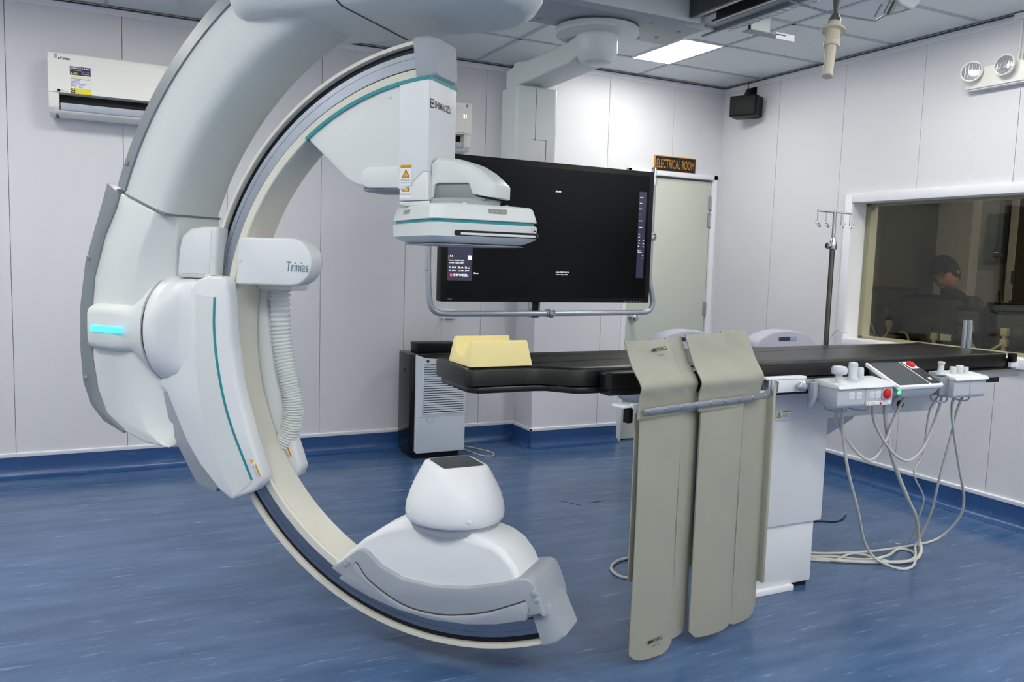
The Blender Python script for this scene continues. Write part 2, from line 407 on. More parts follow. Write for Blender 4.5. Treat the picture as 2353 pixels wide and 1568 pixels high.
# ceiling light panels: the first is seen, the others are added fill
for i, (x0, x1, y0, y1) in enumerate(LIGHTS):
    lb = 'bright rectangular ceiling light panel in view above the electrical room door' if i == 0 else ['', 'added unseen fill panel at the far left end of the ceiling', 'added unseen fill panel above the left support arm of the gantry', 'added unseen fill panel along the window wall on the right', 'added unseen fill panel over the floor in front of the beige drape', 'added unseen fill panel over the left front floor', 'added unseen fill panel above where the camera stands', 'added unseen fill panel in the near right corner', 'added unseen fill panel behind the camera', 'added unseen fill panel to the left of the camera', 'added unseen fill panel between the drag chain and the window wall', 'added unseen fill panel over the right front floor', 'added unseen fill panel beside the far left wall', 'added unseen fill panel against the wall behind the camera'][i]
    l = thing('ceiling_light', lb, 'light', (x0, y0, ZC), group='ceiling light panels')
    a, b = x1-x0, y1-y0
    f_ = MB().box(0, a, 0, .012, -.006, .006).box(0, a, b-.012, b, -.006, .006).box(0, .012, .012, b-.012, -.006, .006).box(a-.012, a, .012, b-.012, -.006, .006)
    f_.build('light_frame', 'trim_white', l, smooth=False)
    B(.012, a-.012, .012, b-.012, -.004, .004).build('diffuser', 'fill_panel_light' if i else 'panel_light_soft', l, smooth=False)

# ------------------------------------------------------------------ window to the control room
wn = thing('window_1', 'long lead glass window in a white frame looking into the dark control room', 'window', (XR, 0, 0)); wn['kind'] = 'structure'
WY0, WY1, WZ0, WZ1 = 1.2, 4.02, .94, 1.87
f_ = MB()
f_.box(-.022, .0, WY1-.005, WY1+.055, WZ0-.05, WZ1+.055).box(-.022, 0, WY0-.055, WY0+.005, WZ0-.05, WZ1+.055).box(-.022, 0, WY0, WY1, WZ1-.005, WZ1+.055).box(-.03, 0, WY0, WY1, WZ0-.05, WZ0+.005)
f_.build('window_frame', 'trim_white', wn, .002)
f_ = MB().box(0, .17, WY1-.004, WY1+.02, WZ0, WZ1).box(0, .17, WY0-.02, WY0+.004, WZ0, WZ1).box(0, .17, WY0, WY1, WZ1-.004, WZ1+.02).box(0, .17, WY0, WY1, WZ0-.02, WZ0+.004)
f_.build('window_reveal', 'trim_white', wn, smooth=False)
f_ = MB().box(.13, .2, WY1-.035, WY1-.004, WZ0, WZ1).box(.13, .2, WY0, WY1, WZ1-.02, WZ1-.004).box(.13, .2, WY0, WY1, WZ0+.004, WZ0+.02)
f_.build('inner_frame', 'trim_white', wn, smooth=False)
B(.118, .128, WY0, WY1-.004, WZ0+.004, WZ1-.004).build('glass_pane', 'lead_glass', wn, smooth=False)

# control room shell beyond
CX = 7.0
def cwall(name, mb, m): return struct(mb.build(name, m, smooth=False))
cwall('wall_control_back', B(CX, CX+.1, -1, 8.5, 0, 2.9), 'olive_wall')
cwall('wall_control_left', B(XR+.2, CX, 5.9, 6.0, 0, 2.9), 'olive_wall')
cwall('wall_control_right', B(XR+.2, CX, -1, -.9, 0, 2.9), 'olive_wall')
cwall('floor_control', B(XR+.17, CX, -1, 6, -.05, 0), 'dark_panel')
cwall('ceiling_control', B(XR+.17, CX, -1, 6, 2.7, 2.8), 'control_grey')
p_ = B(CX-.16, CX, 4.72, 5.05, 0, 2.7).build('trim_4', 'control_white'); struct(p_)
p_ = B(CX-.04, CX, 2.2, 4.72, 0, 2.7).build('trim_5', 'control_grey'); struct(p_)
cd = struct(thing('reflection_door', 'brown door-shaped slab imitating a reflection in the window at the right edge', 'door', (CX-.04, 0, 0)))  # slab with hinges, put in to imitate a reflection in the glass
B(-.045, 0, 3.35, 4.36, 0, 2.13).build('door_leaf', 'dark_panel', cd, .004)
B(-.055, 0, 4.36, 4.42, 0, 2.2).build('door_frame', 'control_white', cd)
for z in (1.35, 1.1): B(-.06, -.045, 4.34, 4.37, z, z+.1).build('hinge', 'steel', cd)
np_ = thing('reflection_board', 'small dark board imitating a window reflection, on the grey wall beside the brown slab', 'board', (CX-.04, 4.44, 1.52))  # solid dark rectangle standing in for a reflection in the window
B(-.03, 0, 0, .2, 0, .42).build('reflection_panel', 'dark_panel', np_, .004)
B(-.034, -.028, .01, .19, .01, .41).build('reflection_face', 'monitor_back', np_)

# ------------------------------------------------------------------ ceiling suspended C-arm
# local frame: x = towards the open side of the C, y = away from the camera, z = height; the isocentre is at z = 1.10
ISO = (1.0775, 2.588, 0); CZ = 1.10
ga = thing('c_arm_gantry', 'large white ceiling-hung C-arm X-ray gantry curving around the head of the black table', 'x-ray machine', ISO, R(-48.91))
FN = (R(90), 0, 0)            # print on faces that look towards local -y
# upper support arm
arm = MB().arc([(1.42, -.15), (1.425, -.158), (1.26, -.158), (1.225, -.142), (1.215, -.115), (1.215, .12), (1.23, .135), (1.42, .135)], 104, 159, 40).build('support_arm', 'gantry_white', ga, ang=50)
MB().arc([(1.418, -.152), (1.422, -.166), (1.478, -.150), (1.486, -.138), (1.486, .125), (1.478, .14), (1.418, .14)], 104, 158.6, 40).build('edge_strip', 'gantry_grey', arm)
screw(arm, (1.455*math.cos(R(154.6)), -.16, CZ+1.455*math.sin(R(154.6))), FN, .010, 'gantry_grey')
screw(arm, (1.452*math.cos(R(121)), -.16, CZ+1.452*math.sin(R(121))), FN, .010, 'gantry_grey')
# lower housing of the support arm
outer = [(-1.352, 1.612), (-1.378, 1.552), (-1.441, 1.447), (-1.498, 1.289), (-1.521, 1.129), (-1.517, .968), (-1.493, .84), (-1.446, .747), (-1.35, .688), (-1.23, .655), (-1.13, .65)]
inner = [(-1.10, .68), (-1.11, .80), (-1.14, .95), (-1.15, 1.1), (-1.15, 1.3), (-1.145, 1.42), (-1.135, 1.535)]
nearin = [(-1.16, .665), (-1.235, .70), (-1.292, .82), (-1.302, .99), (-1.305, 1.19), (-1.258, 1.39), (-1.178, 1.54)]
def shell(name, m, out, inn_near, inn_far, y0, yc, y1, parent, bv=.012):
    mb = MB(); near = out+inn_near; far = out+inn_far; n = len(near)
    rings = [[(x, y0, z) for x, z in near], [(x, yc, z) for x, z in far], [(x, y1, z) for x, z in far]]
    return mb.loft(rings).build(name, m, parent, bv, 3, ang=50)
low = shell('arm_housing', 'gantry_white', outer, nearin, inner, -.158, -.085, .135, ga)
so = [(-1.415, 1.652), (-1.44, 1.585), (-1.482, 1.485), (-1.54, 1.342), (-1.572, 1.166), (-1.576, 1.005), (-1.563, .867), (-1.522, .78), (-1.458, .722), (-1.35, .682)]
si = [(-1.35, .70), (-1.44, .757), (-1.485, .848), (-1.508, .968), (-1.512, 1.129), (-1.49, 1.289), (-1.432, 1.447), (-1.37, 1.555), (-1.352, 1.61)]
MB().prism(so+si, 'y', -.165, .14).build('edge_strip', 'gantry_grey', low, .006)
MB().arc([(1.21, -.1595), (1.21, -.1585), (1.422, -.1605), (1.422, -.1595), (1.43, .136), (1.21, .136)], 158.92, 159.2, 1).build('cover_seam', 'gantry_grey', low)
for x, z in ((-1.517, 1.361), (-1.546, .886)): screw(low, (x, -.166, z), FN, .010, 'gantry_grey')
for x, z in ((-1.245, 1.31), (-1.25, .785)): screw(low, (x, -.121, z), (R(90), 0, R(30)), .009, 'gantry_white')
# hub boss with the status light, pivot ring
hub = MB()
def stad(x, hy, hz, n=32, sq=2.2, cy=0, cz=1.095):
    o = []
    for i in range(n):
        a = 2*math.pi*i/n; ca, sa = math.cos(a), math.sin(a)
        o.append((x, cy+math.copysign(abs(ca)**(2/sq), ca)*hy, cz+math.copysign(abs(sa)**(2/sq), sa)*hz))
    return o
hub.loft([stad(-1.50, .172, .088, sq=6, cy=-.02), stad(-1.485, .178, .094, sq=6, cy=-.02), stad(-1.36, .182, .095, sq=6, cy=-.02), stad(-1.30, .187, .105, sq=4), stad(-1.26, .20, .15, sq=2.6), stad(-1.22, .214, .206), stad(-1.20, .218, .218)])
hb = hub.build('pivot_boss', 'gantry_white', ga, ang=60)
B(-1.47, -1.315, -.2055, -.195, 1.079, 1.103).build('status_light', 'cyan_led', ga, .002)['label'] = 'glowing cyan status light bar'
MB().lathe([(.212, -1.20), (.212, -1.19)], (0, 0, 1.095), 'x', 40).build('pivot_gap', 'seam', ga)
# carrier that clasps the arc
car = MB()
ring = [stad(-1.19, .214, .214, 48), stad(-1.182, .220, .220, 48), stad(-1.145, .220, .220, 48), stad(-1.128, .208, .217, 48, 2.15), stad(-1.108, .176, .213, 48, 2.7), stad(-1.09, .146, .209, 48, 4.2), stad(-1.065, .1372, .206, 48, 6), stad(-.95, .1368, .2, 48, 6)]
cd_ = MB().loft(ring).build('carrier_disc', 'gantry_pure', ga, ang=60)
co = [(-.862, 1.292), (-.852, 1.21), (-.848, 1.115), (-.819, .924), (-.759, .735), (-.698, .59), (-.702, .566), (-.738, .528), (-.842, .478), (-.905, .512), (-1.00, .60), (-1.06, .68), (-1.12, .79), (-1.155, .855), (-1.172, .872), (-1.195, .880), (-1.19, .905), (-1.12, .94), (-1.05, 1.0), (-1.04, 1.1), (-1.04, 1.25), (-1.0, 1.297), (-.95, 1.312), (-.885, 1.312)]
carrier = MB().prism(co, 'y', -.138, -.080).build('carrier_jaw', 'gantry_pure', ga, .014, 3, ang=50)
carrier['label'] = 'near white jaw of the carrier with teal stripe'
cf = [(x, z) for x, z in co]
jf = [(-.905, 1.30), (-.87, 1.285), (-.838, 1.1), (-.815, .924), (-.755, .735), (-.692, .575), (-.712, .53), (-.86, .55), (-1.0, .7), (-1.1, .85), (-1.1, 1.2), (-1.0, 1.3)]
far = MB().prism(jf, 'y', .080, .138).build('carrier_jaw', 'gantry_pure', ga, .014, 3, ang=50)
bk = MB().prism([(-1.03, 1.28), (-1.03, .72), (-.99, .6), (-.93, .53), (-.965, .58), (-1.03, .62), (-1.1, .75), (-1.16, .87), (-1.16, 1.2), (-1.1, 1.27)], 'y', -.1, .1).build('carrier_back', 'gantry_pure', ga, .01)
MB().prism([(-1.195, .86), (-1.155, .70), (-1.03, .515), (-.935, .49), (-.92, .52), (-1.03, .66), (-1.13, .84)], 'y', -.120, .120).build('carrier_keel', 'gantry_midgrey', ga, .01)
# pale inset panel and teal stripe that follow the arc on the jaw
def strip_xz(pts_a, pts_b, y0, y1): return MB().prism(pts_a+pts_b[::-1], 'y', y0, y1)
te = [(-.914, 1.235), (-.917, 1.111), (-.896, .951), (-.845, .777), (-.745, .572)]
pa = [(-1.008, 1.243), (-1.007, 1.1), (-1.003, .942), (-.965, .748), (-.905, .61), (-.828, .495)]
def refine(p, k=6):
    q = [Vector((a, 0, b)) for a, b in p]; out = []
    for i in range(len(q)-1):
        a, b, c_, d = q[max(i-1, 0)], q[i], q[i+1], q[min(i+2, len(q)-1)]
        for j in range(k):
            t = j/k; v = .5*((2*b)+(c_-a)*t+(2*a-5*b+4*c_-d)*t*t+(3*b-a-3*c_+d)*t**3); out.append((v.x, v.z))
    return out+[p[-1]]
te_, pa_ = refine(te), refine(pa)
strip_xz(pa_, [(x-.007, z) for x, z in te_]+[(-.752, .56)], -.1395, -.137).build('inset_panel', 'gantry_white', carrier)
strip_xz([(x-.007, z) for x, z in te_], [(x+.003, z) for x, z in te_], -.1405, -.137).build('teal_stripe', 'teal', carrier)
# service cover above the jaw
MB().prism([(-1.126, 1.30), (-1.118, 1.40), (-1.10, 1.455), (-1.06, 1.485), (-1.0, 1.492), (-.926, 1.492), (-.945, 1.30)], 'y', -.11, .06).build('service_cover', 'gantry_white', ga, .012, 3)
MB().prism([(-1.115, 1.316), (-1.106, 1.40), (-1.092, 1.447), (-1.056, 1.473), (-.955, 1.478), (-.968, 1.316)], 'y', -.1125, -.109).build('cover_panel', 'gantry_pure', ga, .001)
def caution(parent, x, z, s, ang, y, vertical=False):
    # small caution label: triangle and striped text block
    rot = (R(90), ang, 0)
    Mt = Matrix.Translation((x, y, z)) @ Matrix.Rotation(ang, 4, 'Y')
    def pt(u, v): p = Mt @ Vector((u, 0, v)); return tuple(p)
    MB().prism([(0, 0), (.072*s, 0), (.072*s, .02*s), (0, .02*s)], 'z', 0, .0006).build('caution_label', 'label_white', parent, loc=pt(0, 0), rot=rot)
    MB().prism([(.002*s, .002*s), (.02*s, .002*s), (.011*s, .018*s)], 'z', .0006, .0010).build('caution_mark', 'label_yellow', parent, loc=pt(0, 0), rot=rot)
    MB().prism([(.025*s, .012*s), (.07*s, .012*s), (.07*s, .019*s), (.025*s, .019*s)], 'z', .0006, .0010).build('caution_mark', 'label_yellow', parent, loc=pt(0, 0), rot=rot)
    text('CAUTION', 'print_black', parent, tuple(pt(.033*s, .0135*s)), rot, .03*s, .0045*s, ext=.0012)
    for k in (.003, .0065): MB().prism([(.025*s, k*s), (.068*s, k*s), (.068*s, (k+.0018)*s), (.025*s, (k+.0018)*s)], 'z', .0006, .0010).build('caution_print', 'print_grey', parent, loc=pt(0, 0), rot=rot)
caution(carrier, -.968, 1.297, .95, R(2), -.1288)
caution(carrier, -.758, .648, 1.1, R(62), -.1395)
caution(far, -.785, .672, 1.1, R(64), .079)
# the C arc
prof = [(.897, -.073), (.9, -.076), (.927, -.076), (.929, -.070), (.929, -.052), (1.006, -.052), (1.006, -.070), (1.008, -.076), (1.019, -.076), (1.021, -.073), (1.021, .073), (1.019, .076), (1.008, .076), (1.006, .052), (.929, .052), (.927, .076), (.9, .076), (.897, .073)]
arcm = MB().arc(prof, 97.5, 292.5, 96).build('c_arc', 'gantry_cream', ga, ang=30)
for s in (-1, 1):
    MB().arc([(.932, s*.051), (.932, s*.067), (.984, s*.067), (.984, s*.051)], 97.5, 292.3, 96).build('steel_track', 'steel_track', arcm, ang=30)
    MB().arc([(.984, s*.0515), (.984, s*.0545), (1.0055, s*.0545), (1.0055, s*.0515)], 97.5, 292.3, 96).build('track_groove', 'groove', arcm, ang=30)
    MB().arc([(.9315, s*.0671), (.9315, s*.0678), (.934, s*.0678), (.934, s*.0671)], 97.5, 292.3, 96).build('track_line', 'seam', arcm, ang=30)
    MB().arc([(.9665, s*.0671), (.9665, s*.0676), (.9672, s*.0676), (.9672, s*.0671)], 97.5, 292.3, 96).build('track_line', 'seam', arcm, ang=30)
MB().arc([(.8965, -.062), (.8955, -.062), (.8955, .062), (.8965, .062)], 120, 258, 70).build('inner_liner', 'gantry_cream', arcm)
# end caps of the arc
def cap(a0, a1, name):
    rings = []
    for k, (f, g) in enumerate(((0, 1.03), (.35, 1.03), (.7, 1.0), (1, .86))):
        a = R(a0+(a1-a0)*f); cr, hy = .958, .085*g; hr = .069*g
        pr = [(cr-hr, -hy), (cr+hr, -hy), (cr+hr, hy), (cr-hr, hy)]
        if name == 'arc_end_cap': pr = rounded(cr-hr, cr+hr, -hy, hy, .014, 3)
        rings.append([(r_*math.cos(a), y_, CZ+r_*math.sin(a)) for r_, y_ in pr])
    return MB().loft(rings).build(name, 'gantry_midgrey', ga, ang=45)
cap(97.6, 93.2, 'arc_end_cap'); cap(292.4, 296.6, 'arc_end_cap')
# name plate block on the inside of the arc
tb = MB().prism([(-.868, 1.283), (-.62, 1.287)]+[(-.62+.09*math.sin(R(a)), 1.372-.085*math.cos(R(a))) for a in range(20, 181, 16)]+[(-.845, 1.457), (-.855, 1.44)], 'y', -.085, -.012).build('name_block', 'gantry_pure', ga, .008, 3, ang=50)
text('Trinias', 'print_teal', tb, (-.636, -.0858, 1.338), FN, .094, .036, shear=.15)
screw(tb, (-.845, -.0855, 1.37), FN, .006, 'gantry_pure')
B(-.86, -.70, .03, .13, 1.262, 1.30).build('hose_collar', 'gantry_cream', ga, .008)
hose = MB()
hp = [Vector(p) for p in ((-.81, .1, 1.27), (-.808, .1, 1.12), (-.79, .1, 1.0), (-.762, .1, .90), (-.745, .1, .82), (-.752, .1, .74), (-.785, .1, .66), (-.84, .1, .60))]
def crom(q, n):
    out = []
    for i in range(len(q)-1):
        a, b, c_, d = q[max(i-1, 0)], q[i], q[i+1], q[min(i+2, len(q)-1)]
        for j in range(n):
            t = j/n; out.append(.5*((2*b)+(c_-a)*t+(2*a-5*b+4*c_-d)*t*t+(3*b-a-3*c_+d)*t**3))
    return out+[q[-1]]
hq = crom(hp, 40)
hose.tube(hq, .04, 18, 1, rad=lambda t: .038+.0035*math.cos(t*2*math.pi*58))
hose.build('corrugated_hose', 'gantry_white', ga, ang=80)

# detector column at the upper end of the arc
arcpts = [(.893*math.cos(R(a)), CZ+.893*math.sin(R(a))) for a in range(101, 128, 2)]
sidep = MB().prism([(-.17, 1.63), (-.30, 1.637), (-.345, 1.645), (-.378, 1.662)]+[(-.541, 1.80)]+arcpts[::-1], 'y', -.094, .094).build('column_side_cover', 'gantry_white', ga, .006, 3, ang=50)
MB().prism([(.893*math.cos(R(a)), CZ+.893*math.sin(R(a))) for a in range(94, 129)]+[(.881*math.cos(R(a)), CZ+.881*math.sin(R(a))) for a in range(128, 93, -1)], 'y', -.1015, .1015).build('teal_band', 'teal', ga)
MB().prism(rounded(-.318, -.172, 1.632, 1.70, .033, 6, 'ad'), 'y', -.1005, -.093).build('access_cover', 'gantry_white', sidep, .002)
screw(sidep, (-.215, -.0945, 1.93), FN, .008, 'gantry_white')
B(-.33, -.17, -.07, .07, 1.622, 1.64).build('column_underside', 'gantry_midgrey', ga, .006)
col_ = MB().prism([(-.178, 1.628), (-.150, 1.622), (-.083, 1.682), (-.063, 1.682), (-.063, 1.985), (-.178, 1.972)], 'y', -.1, .1).build('column_cover', 'gantry_pure', ga, .006, 3, ang=50)
MB().prism([(-.172, 1.588), (-.06, 1.592), (-.066, 1.69), (-.172, 1.69)], 'y', -.096, .096).build('column_inner', 'gantry_pure', ga, .005)
MB().prism([(-.178, 1.586), (-.06, 1.590), (-.06, 1.578), (-.15, 1.572), (-.172, 1.576)], 'y', -.09, .09).build('column_foot', 'gantry_white', ga, .003)
lg = text('SHIMADZU', 'print_black', col_, (-.0622, -.064, 1.893), FXP, .118, .023, bold=.003)
bm_ = MB().prism(rounded(-.011, .011, 0, .03, .003, 2), 'z', 0, .0006).build('brand_mark', 'print_black', col_, loc=(-.0626, -.082, 1.890), rot=FXP)
MB().prism(rounded(-.008, .008, .004, .0135, .002, 2), 'z', 0, .0012).prism(rounded(-.008, .008, .0165, .026, .002, 2), 'z', 0, .0012).build('brand_mark', 'gantry_pure', col_, loc=(-.0626, -.082, 1.890), rot=FXP)
MB().lathe([(.005, 0), (.005, .0016)], n=12).build('brand_mark', 'print_black', col_, loc=(-.0626, -.082, 1.905), rot=FXP)
def tall_caution(parent, x, z, y):
    B(x, x+.042, y-.0006, y+.001, z, z+.068).build('caution_label', 'label_white', parent)
    B(x, x+.042, y-.0010, y, z+.057, z+.068).build('caution_mark', 'label_yellow', parent)
    text('CAUTION', 'print_black', parent, (x+.004, y-.0012, z+.0595), FN, .034, .006)
    MB().prism([(x+.006, z+.027), (x+.036, z+.027), (x+.021, z+.054)], 'y', y-.0012, y).build('caution_mark', 'print_black', parent)
    MB().prism([(x+.009, z+.0288), (x+.033, z+.0288), (x+.021, z+.0505)], 'y', y-.0015, y).build('caution_mark', 'label_yellow', parent)
    MB().prism([(x+.0202, z+.036), (x+.0218, z+.036), (x+.0224, z+.045), (x+.0196, z+.045)], 'y', y-.0018, y).box(x+.0201, x+.0219, y-.0018, y, z+.0315, z+.034).build('caution_mark', 'print_black', parent)
    text('KEEP HANDS AWAY', 'print_black', parent, (x+.003, y-.0010, z+.016), FN, .036, .0045)
    text('\u2022\u2022\u2022\u2022\u2022\u2022\u2022\u2022\u2022', 'print_grey', parent, (x+.003, y-.0010, z+.008), FN, .036, .003)
tall_caution(col_, -.166, 1.638, -.1002)
tall_caution(col_, -.164, 1.598, -.0962) if False else None
ci = B(-.166, -.124, -.0974, -.0955, 1.596, 1.622).build('caution_label', 'label_white', ga)
MB().prism([(-.160, 1.6185), (-.130, 1.6185), (-.137, 1.632), (-.153, 1.632)], 'y', -.0978, -.096).build('caution_mark', 'print_black', ci)
MB().prism([(-.157, 1.6195), (-.133, 1.6195), (-.1385, 1.631), (-.1515, 1.631)], 'y', -.0981, -.096).build('caution_mark', 'label_yellow', ci)
text('KEEP HANDS AWAY', 'print_black', ci, (-.163, -.0979, 1.608), FN, .036, .0045)
# rotating turret
turs = [(-.066, 1.598), (-.062, 1.722), (-.045, 1.735), (.02, 1.730), (.075, 1.714), (.115, 1.692), (.15, 1.664), (.168, 1.645), (.168, 1.602), (.10, 1.612), (.085, 1.644), (.078, 1.648), (-.04, 1.648), (-.05, 1.642), (-.055, 1.60)]
def turring(y, k): return [(x if x < 0 else x*k, y, z) for x, z in turs]
def sec(y, k, dz): return [((x if x < .02 else .02+(x-.02)*k), y, z-dz*(1 if z > 1.66 else 0)) for x, z in turs]
MB().loft([sec(-.078, .86, .012), sec(-.062, .97, .002), sec(0, 1.02, 0), sec(.062, .97, .002), sec(.078, .86, .012)]).build('turret_cover', 'gantry_white', ga, .003, 2, ang=55)
MB().prism([(-.06, 1.596), (-.052, 1.642), (-.04, 1.65), (.078, 1.65), (.088, 1.64), (.10, 1.606), (.13, 1.60), (.13, 1.592)], 'y', -.068, .068).build('turret_skirt', 'gantry_grey', ga, .004)
MB().lathe([(.115, 1.572), (.118, 1.575), (.118, 1.590), (.112, 1.598), (.06, 1.60)], (.025, 0, 0), 'z', 40).build('turret_ring', 'gantry_midgrey', ga)
# flat panel detector (turned to line up with the table)
dt = bpy.data.objects.new('detector', None); C.objects.link(dt); dt.parent = ga; dt.location = (0, 0, 0); dt.rotation_euler = (0, 0, R(48.91)); dt.empty_display_size = .1
DX0, DX1, DY0, DY1 = -.168, .208, -.212, .212
def rr(z, g, r=.05): return [(x, y, z) for x, y in rounded(DX0+g, DX1-g, DY0+g, DY1-g, r, 6)]
MB().loft([rr(1.525, .0), rr(1.527, -.001), rr(1.545, .003), rr(1.568, .010), rr(1.573, .016), rr(1.578, .06)]).build('upper_shell', 'gantry_white', dt, ang=30)
MB().loft([rr(1.512, .006), rr(1.527, .006)]).build('teal_band', 'teal', dt)
MB().loft([rr(1.452, .034), rr(1.455, .028), rr(1.468, .004), rr(1.472, 0), rr(1.511, -.002), rr(1.514, .002)]).build('lower_shell', 'gantry_white', dt, ang=30)
MB().loft([rr(1.444, .05), rr(1.4455, .03), rr(1.4475, .03), rr(1.4525, .05)]).build('collision_plate', 'gantry_midgrey', dt)
MB().prism(rounded(-.098, .196, 1.474, 1.4915, .007, 4), 'y', -.216, -.2).build('slot', 'black_matte', dt)
B(-.078, .184, -.2175, -.214, 1.477, 1.4845).build('grid_bar', 'gantry_pure', dt, .001)
B(.018, .085, -.2185, -.214, 1.4765, 1.485).build('grid_handle', 'console_light', dt, .001)
B(.188, .194, -.2185, -.214, 1.476, 1.489).build('grid_latch', 'seam', dt, .001)
MB().prism(rounded(.02, .082, 1.548, 1.562, .002, 2), 'y', -.2105, -.19).build('index_window', 'window_strip', dt)
text('V I I V', 'print_silver', dt, (.026, -.2107, 1.551), FY, .05, .008)
B(-.166, -.15, .02, .075, 1.545, 1.5585).build('index_window', 'window_strip', dt)
B(.18, .185, -.2155, -.21, 1.497, 1.5005).build('pin_hole', 'black_matte', dt)
for x, y in ((-.04, -.15), (.12, -.13)): MB().lathe([(.008, 1.574), (.008, 1.58), (.004, 1.582)], (x, y, 0), n=10).build('screw_cap', 'gantry_white', dt)

# tube housing at the lower end of the arc
arcin = lambda a, r=.893: (r*math.cos(R(a)), CZ+r*math.sin(R(a)))
top = [(-.386, .317), (-.293, .407), (-.211, .468), (-.125, .510), (.00, .508), (.12, .495), (.20, .478), (.245, .455), (.285, .41), (.31, .36), (.33, .325)]
bot = [arcin(a) for a in (294, 288, 282, 276, 270, 264, 258, 252, 246, 243)]
def tsec(y, dzt, sh): return [((x-sh if x > .2 else (x+sh*.6 if x < -.2 else x)), y, z-dzt*max(0, min(1, (z-.38)/.13))) for x, z in top]+[(x, y, z) for x, z in bot]
MB().loft([tsec(-.102, .035, .012), tsec(-.088, .004, 0), tsec(0, 0, 0), tsec(.088, .004, 0), tsec(.102, .035, .012)]).build('tube_cover', 'gantry_pure', ga, .006, 3, ang=42)
bump = [(-.386, .305), (-.33, .352), (-.298, .376), (-.278, .378), (-.258, .368), (-.208, .330), (-.121, .300), (-.002, .296), (.129, .315), (.254, .352), (.30, .374), (.335, .382), (.358, .374), (.374, .345), (.396, .29), (.402, .262)]
bl = [arcin(a, .912) for a in (295, 291, 286, 280, 274, 268, 262, 256, 250, 245, 243)]
bp_ = MB().loft([[(x, y, z) for x, z in bump+bl] for y in (-.118, -.105, .105, .118)]).build('bumper', 'gantry_midgrey', ga, .008, 3, ang=50)
lipo = refine([(-.325, .287), (-.312, .322), (-.299, .325), (-.248, .272), (-.119, .214), (.0, .204), (.099, .218), (.21, .252), (.335, .312)], 5)
MB().prism(lipo+[(x, z-.006) for x, z in lipo[::-1]], 'y', -.1195, -.112).build('lip_gap', 'seam', bp_)
lipi = [(x, z-.005) for x, z in lipo]+[(.348, .29)]
MB().prism(lipi+[arcin(a, .918) for a in (292, 285, 278, 270, 262, 255, 250, 246)], 'y', -.127, -.112).build('bumper_lip', 'gantry_midgrey', bp_, .004, 2)
for x, z, r_ in ((-.338, .325, .013), (-.352, .311, .009), (.364, .338, .013), (.372, .319, .009)): screw(bp_, (x, -.1185, z), FN, r_, 'gantry_midgrey')
# tube cone: round foot, square window on top aligned with the table
def sq(hw, z, p, n=48, off=48.91, cx=.008, cy=.02):
    o = []
    for i in range(n):
        a = 2*math.pi*i/n; ca, sa = math.cos(a), math.sin(a)
        u, v = math.copysign(abs(ca)**(2/p), ca)*hw, math.copysign(abs(sa)**(2/p), sa)*hw
        b_ = R(off); o.append((cx+u*math.cos(b_)-v*math.sin(b_), cy+u*math.sin(b_)+v*math.cos(b_), z))
    return o
MB().loft([sq(.155, .478, 2), sq(.160, .500, 2), sq(.160, .512, 2)]).build('cone_base', 'gantry_midgrey', ga)
MB().loft([sq(.166, .505, 2), sq(.172, .512, 2), sq(.174, .53, 2), sq(.170, .56, 2.05), sq(.158, .592, 2.15), sq(.141, .625, 2.4), sq(.120, .658, 3), sq(.101, .685, 4.2), sq(.092, .693, 6), sq(.083, .6965, 8)]).build('tube_cone', 'gantry_pure', ga, ang=60)
MB().loft([sq(.076, .6955, 14), sq(.075, .6978, 14)]).build('beam_window', 'touch_screen', ga)
for a in (228, 312): MB().lathe([(.008, .0), (.008, .006), (.004, .008)], n=12).build('screw_cap', 'gantry_pure', ga, loc=(.008+.169*math.cos(R(a)), .02+.169*math.sin(R(a)), .535), rot=(R(90), 0, R(a+90)))

# horizontal pivot body under the ceiling
def stadium(z, r, x0=-.66, n=20):
    o = []
    for i in range(n+1):
        a = R(-90+180*i/n); o.append((r*math.cos(a), r*math.sin(a), z))
    for i in range(n+1):
        a = R(90+180*i/n); o.append((x0+r*math.cos(a)*.75, r*math.sin(a), z))
    return o
pv = MB().loft([stadium(2.200, .20), stadium(2.203, .215), stadium(2.22, .243), stadium(2.25, .262), stadium(2.30, .272), stadium(2.42, .275), stadium(2.62, .26)]).build('pivot_body', 'gantry_white', ga, ang=40)
r1 = stadium(0, 1)
MB().lathe([(.19, 2.60), (.19, 2.72), (.26, 2.74), (.26, 2.80)], n=40).build('ceiling_bearing', 'gantry_midgrey', ga)
B(-.45, .45, -.35, .35, 2.775, ZC).build('ceiling_carriage', 'gantry_white', ga, .01)
sm = MB()
zz = [(.2005, 2.1995, 0), (.2160, 2.2025, 0), (.2440, 2.22, 0), (.263, 2.25, 0), (.2735, 2.30, 0), (.2765, 2.42, 0)]
for s_ in (-1, 1):
    ring_ = []
    pts = [(-.33-.35*max(0, (z-2.2))*1.0, s_*r_, z) for r_, z, _ in zz]
    sm.tube([(x-.0, y_*1.0, z) for x, y_, z in pts], .0028, 6, 4)
sm.tube([(-.33, -.2, 2.1995), (-.33, .2, 2.1995)], .0028, 6, 1)
sm.build('cover_seam', 'seam', pv)

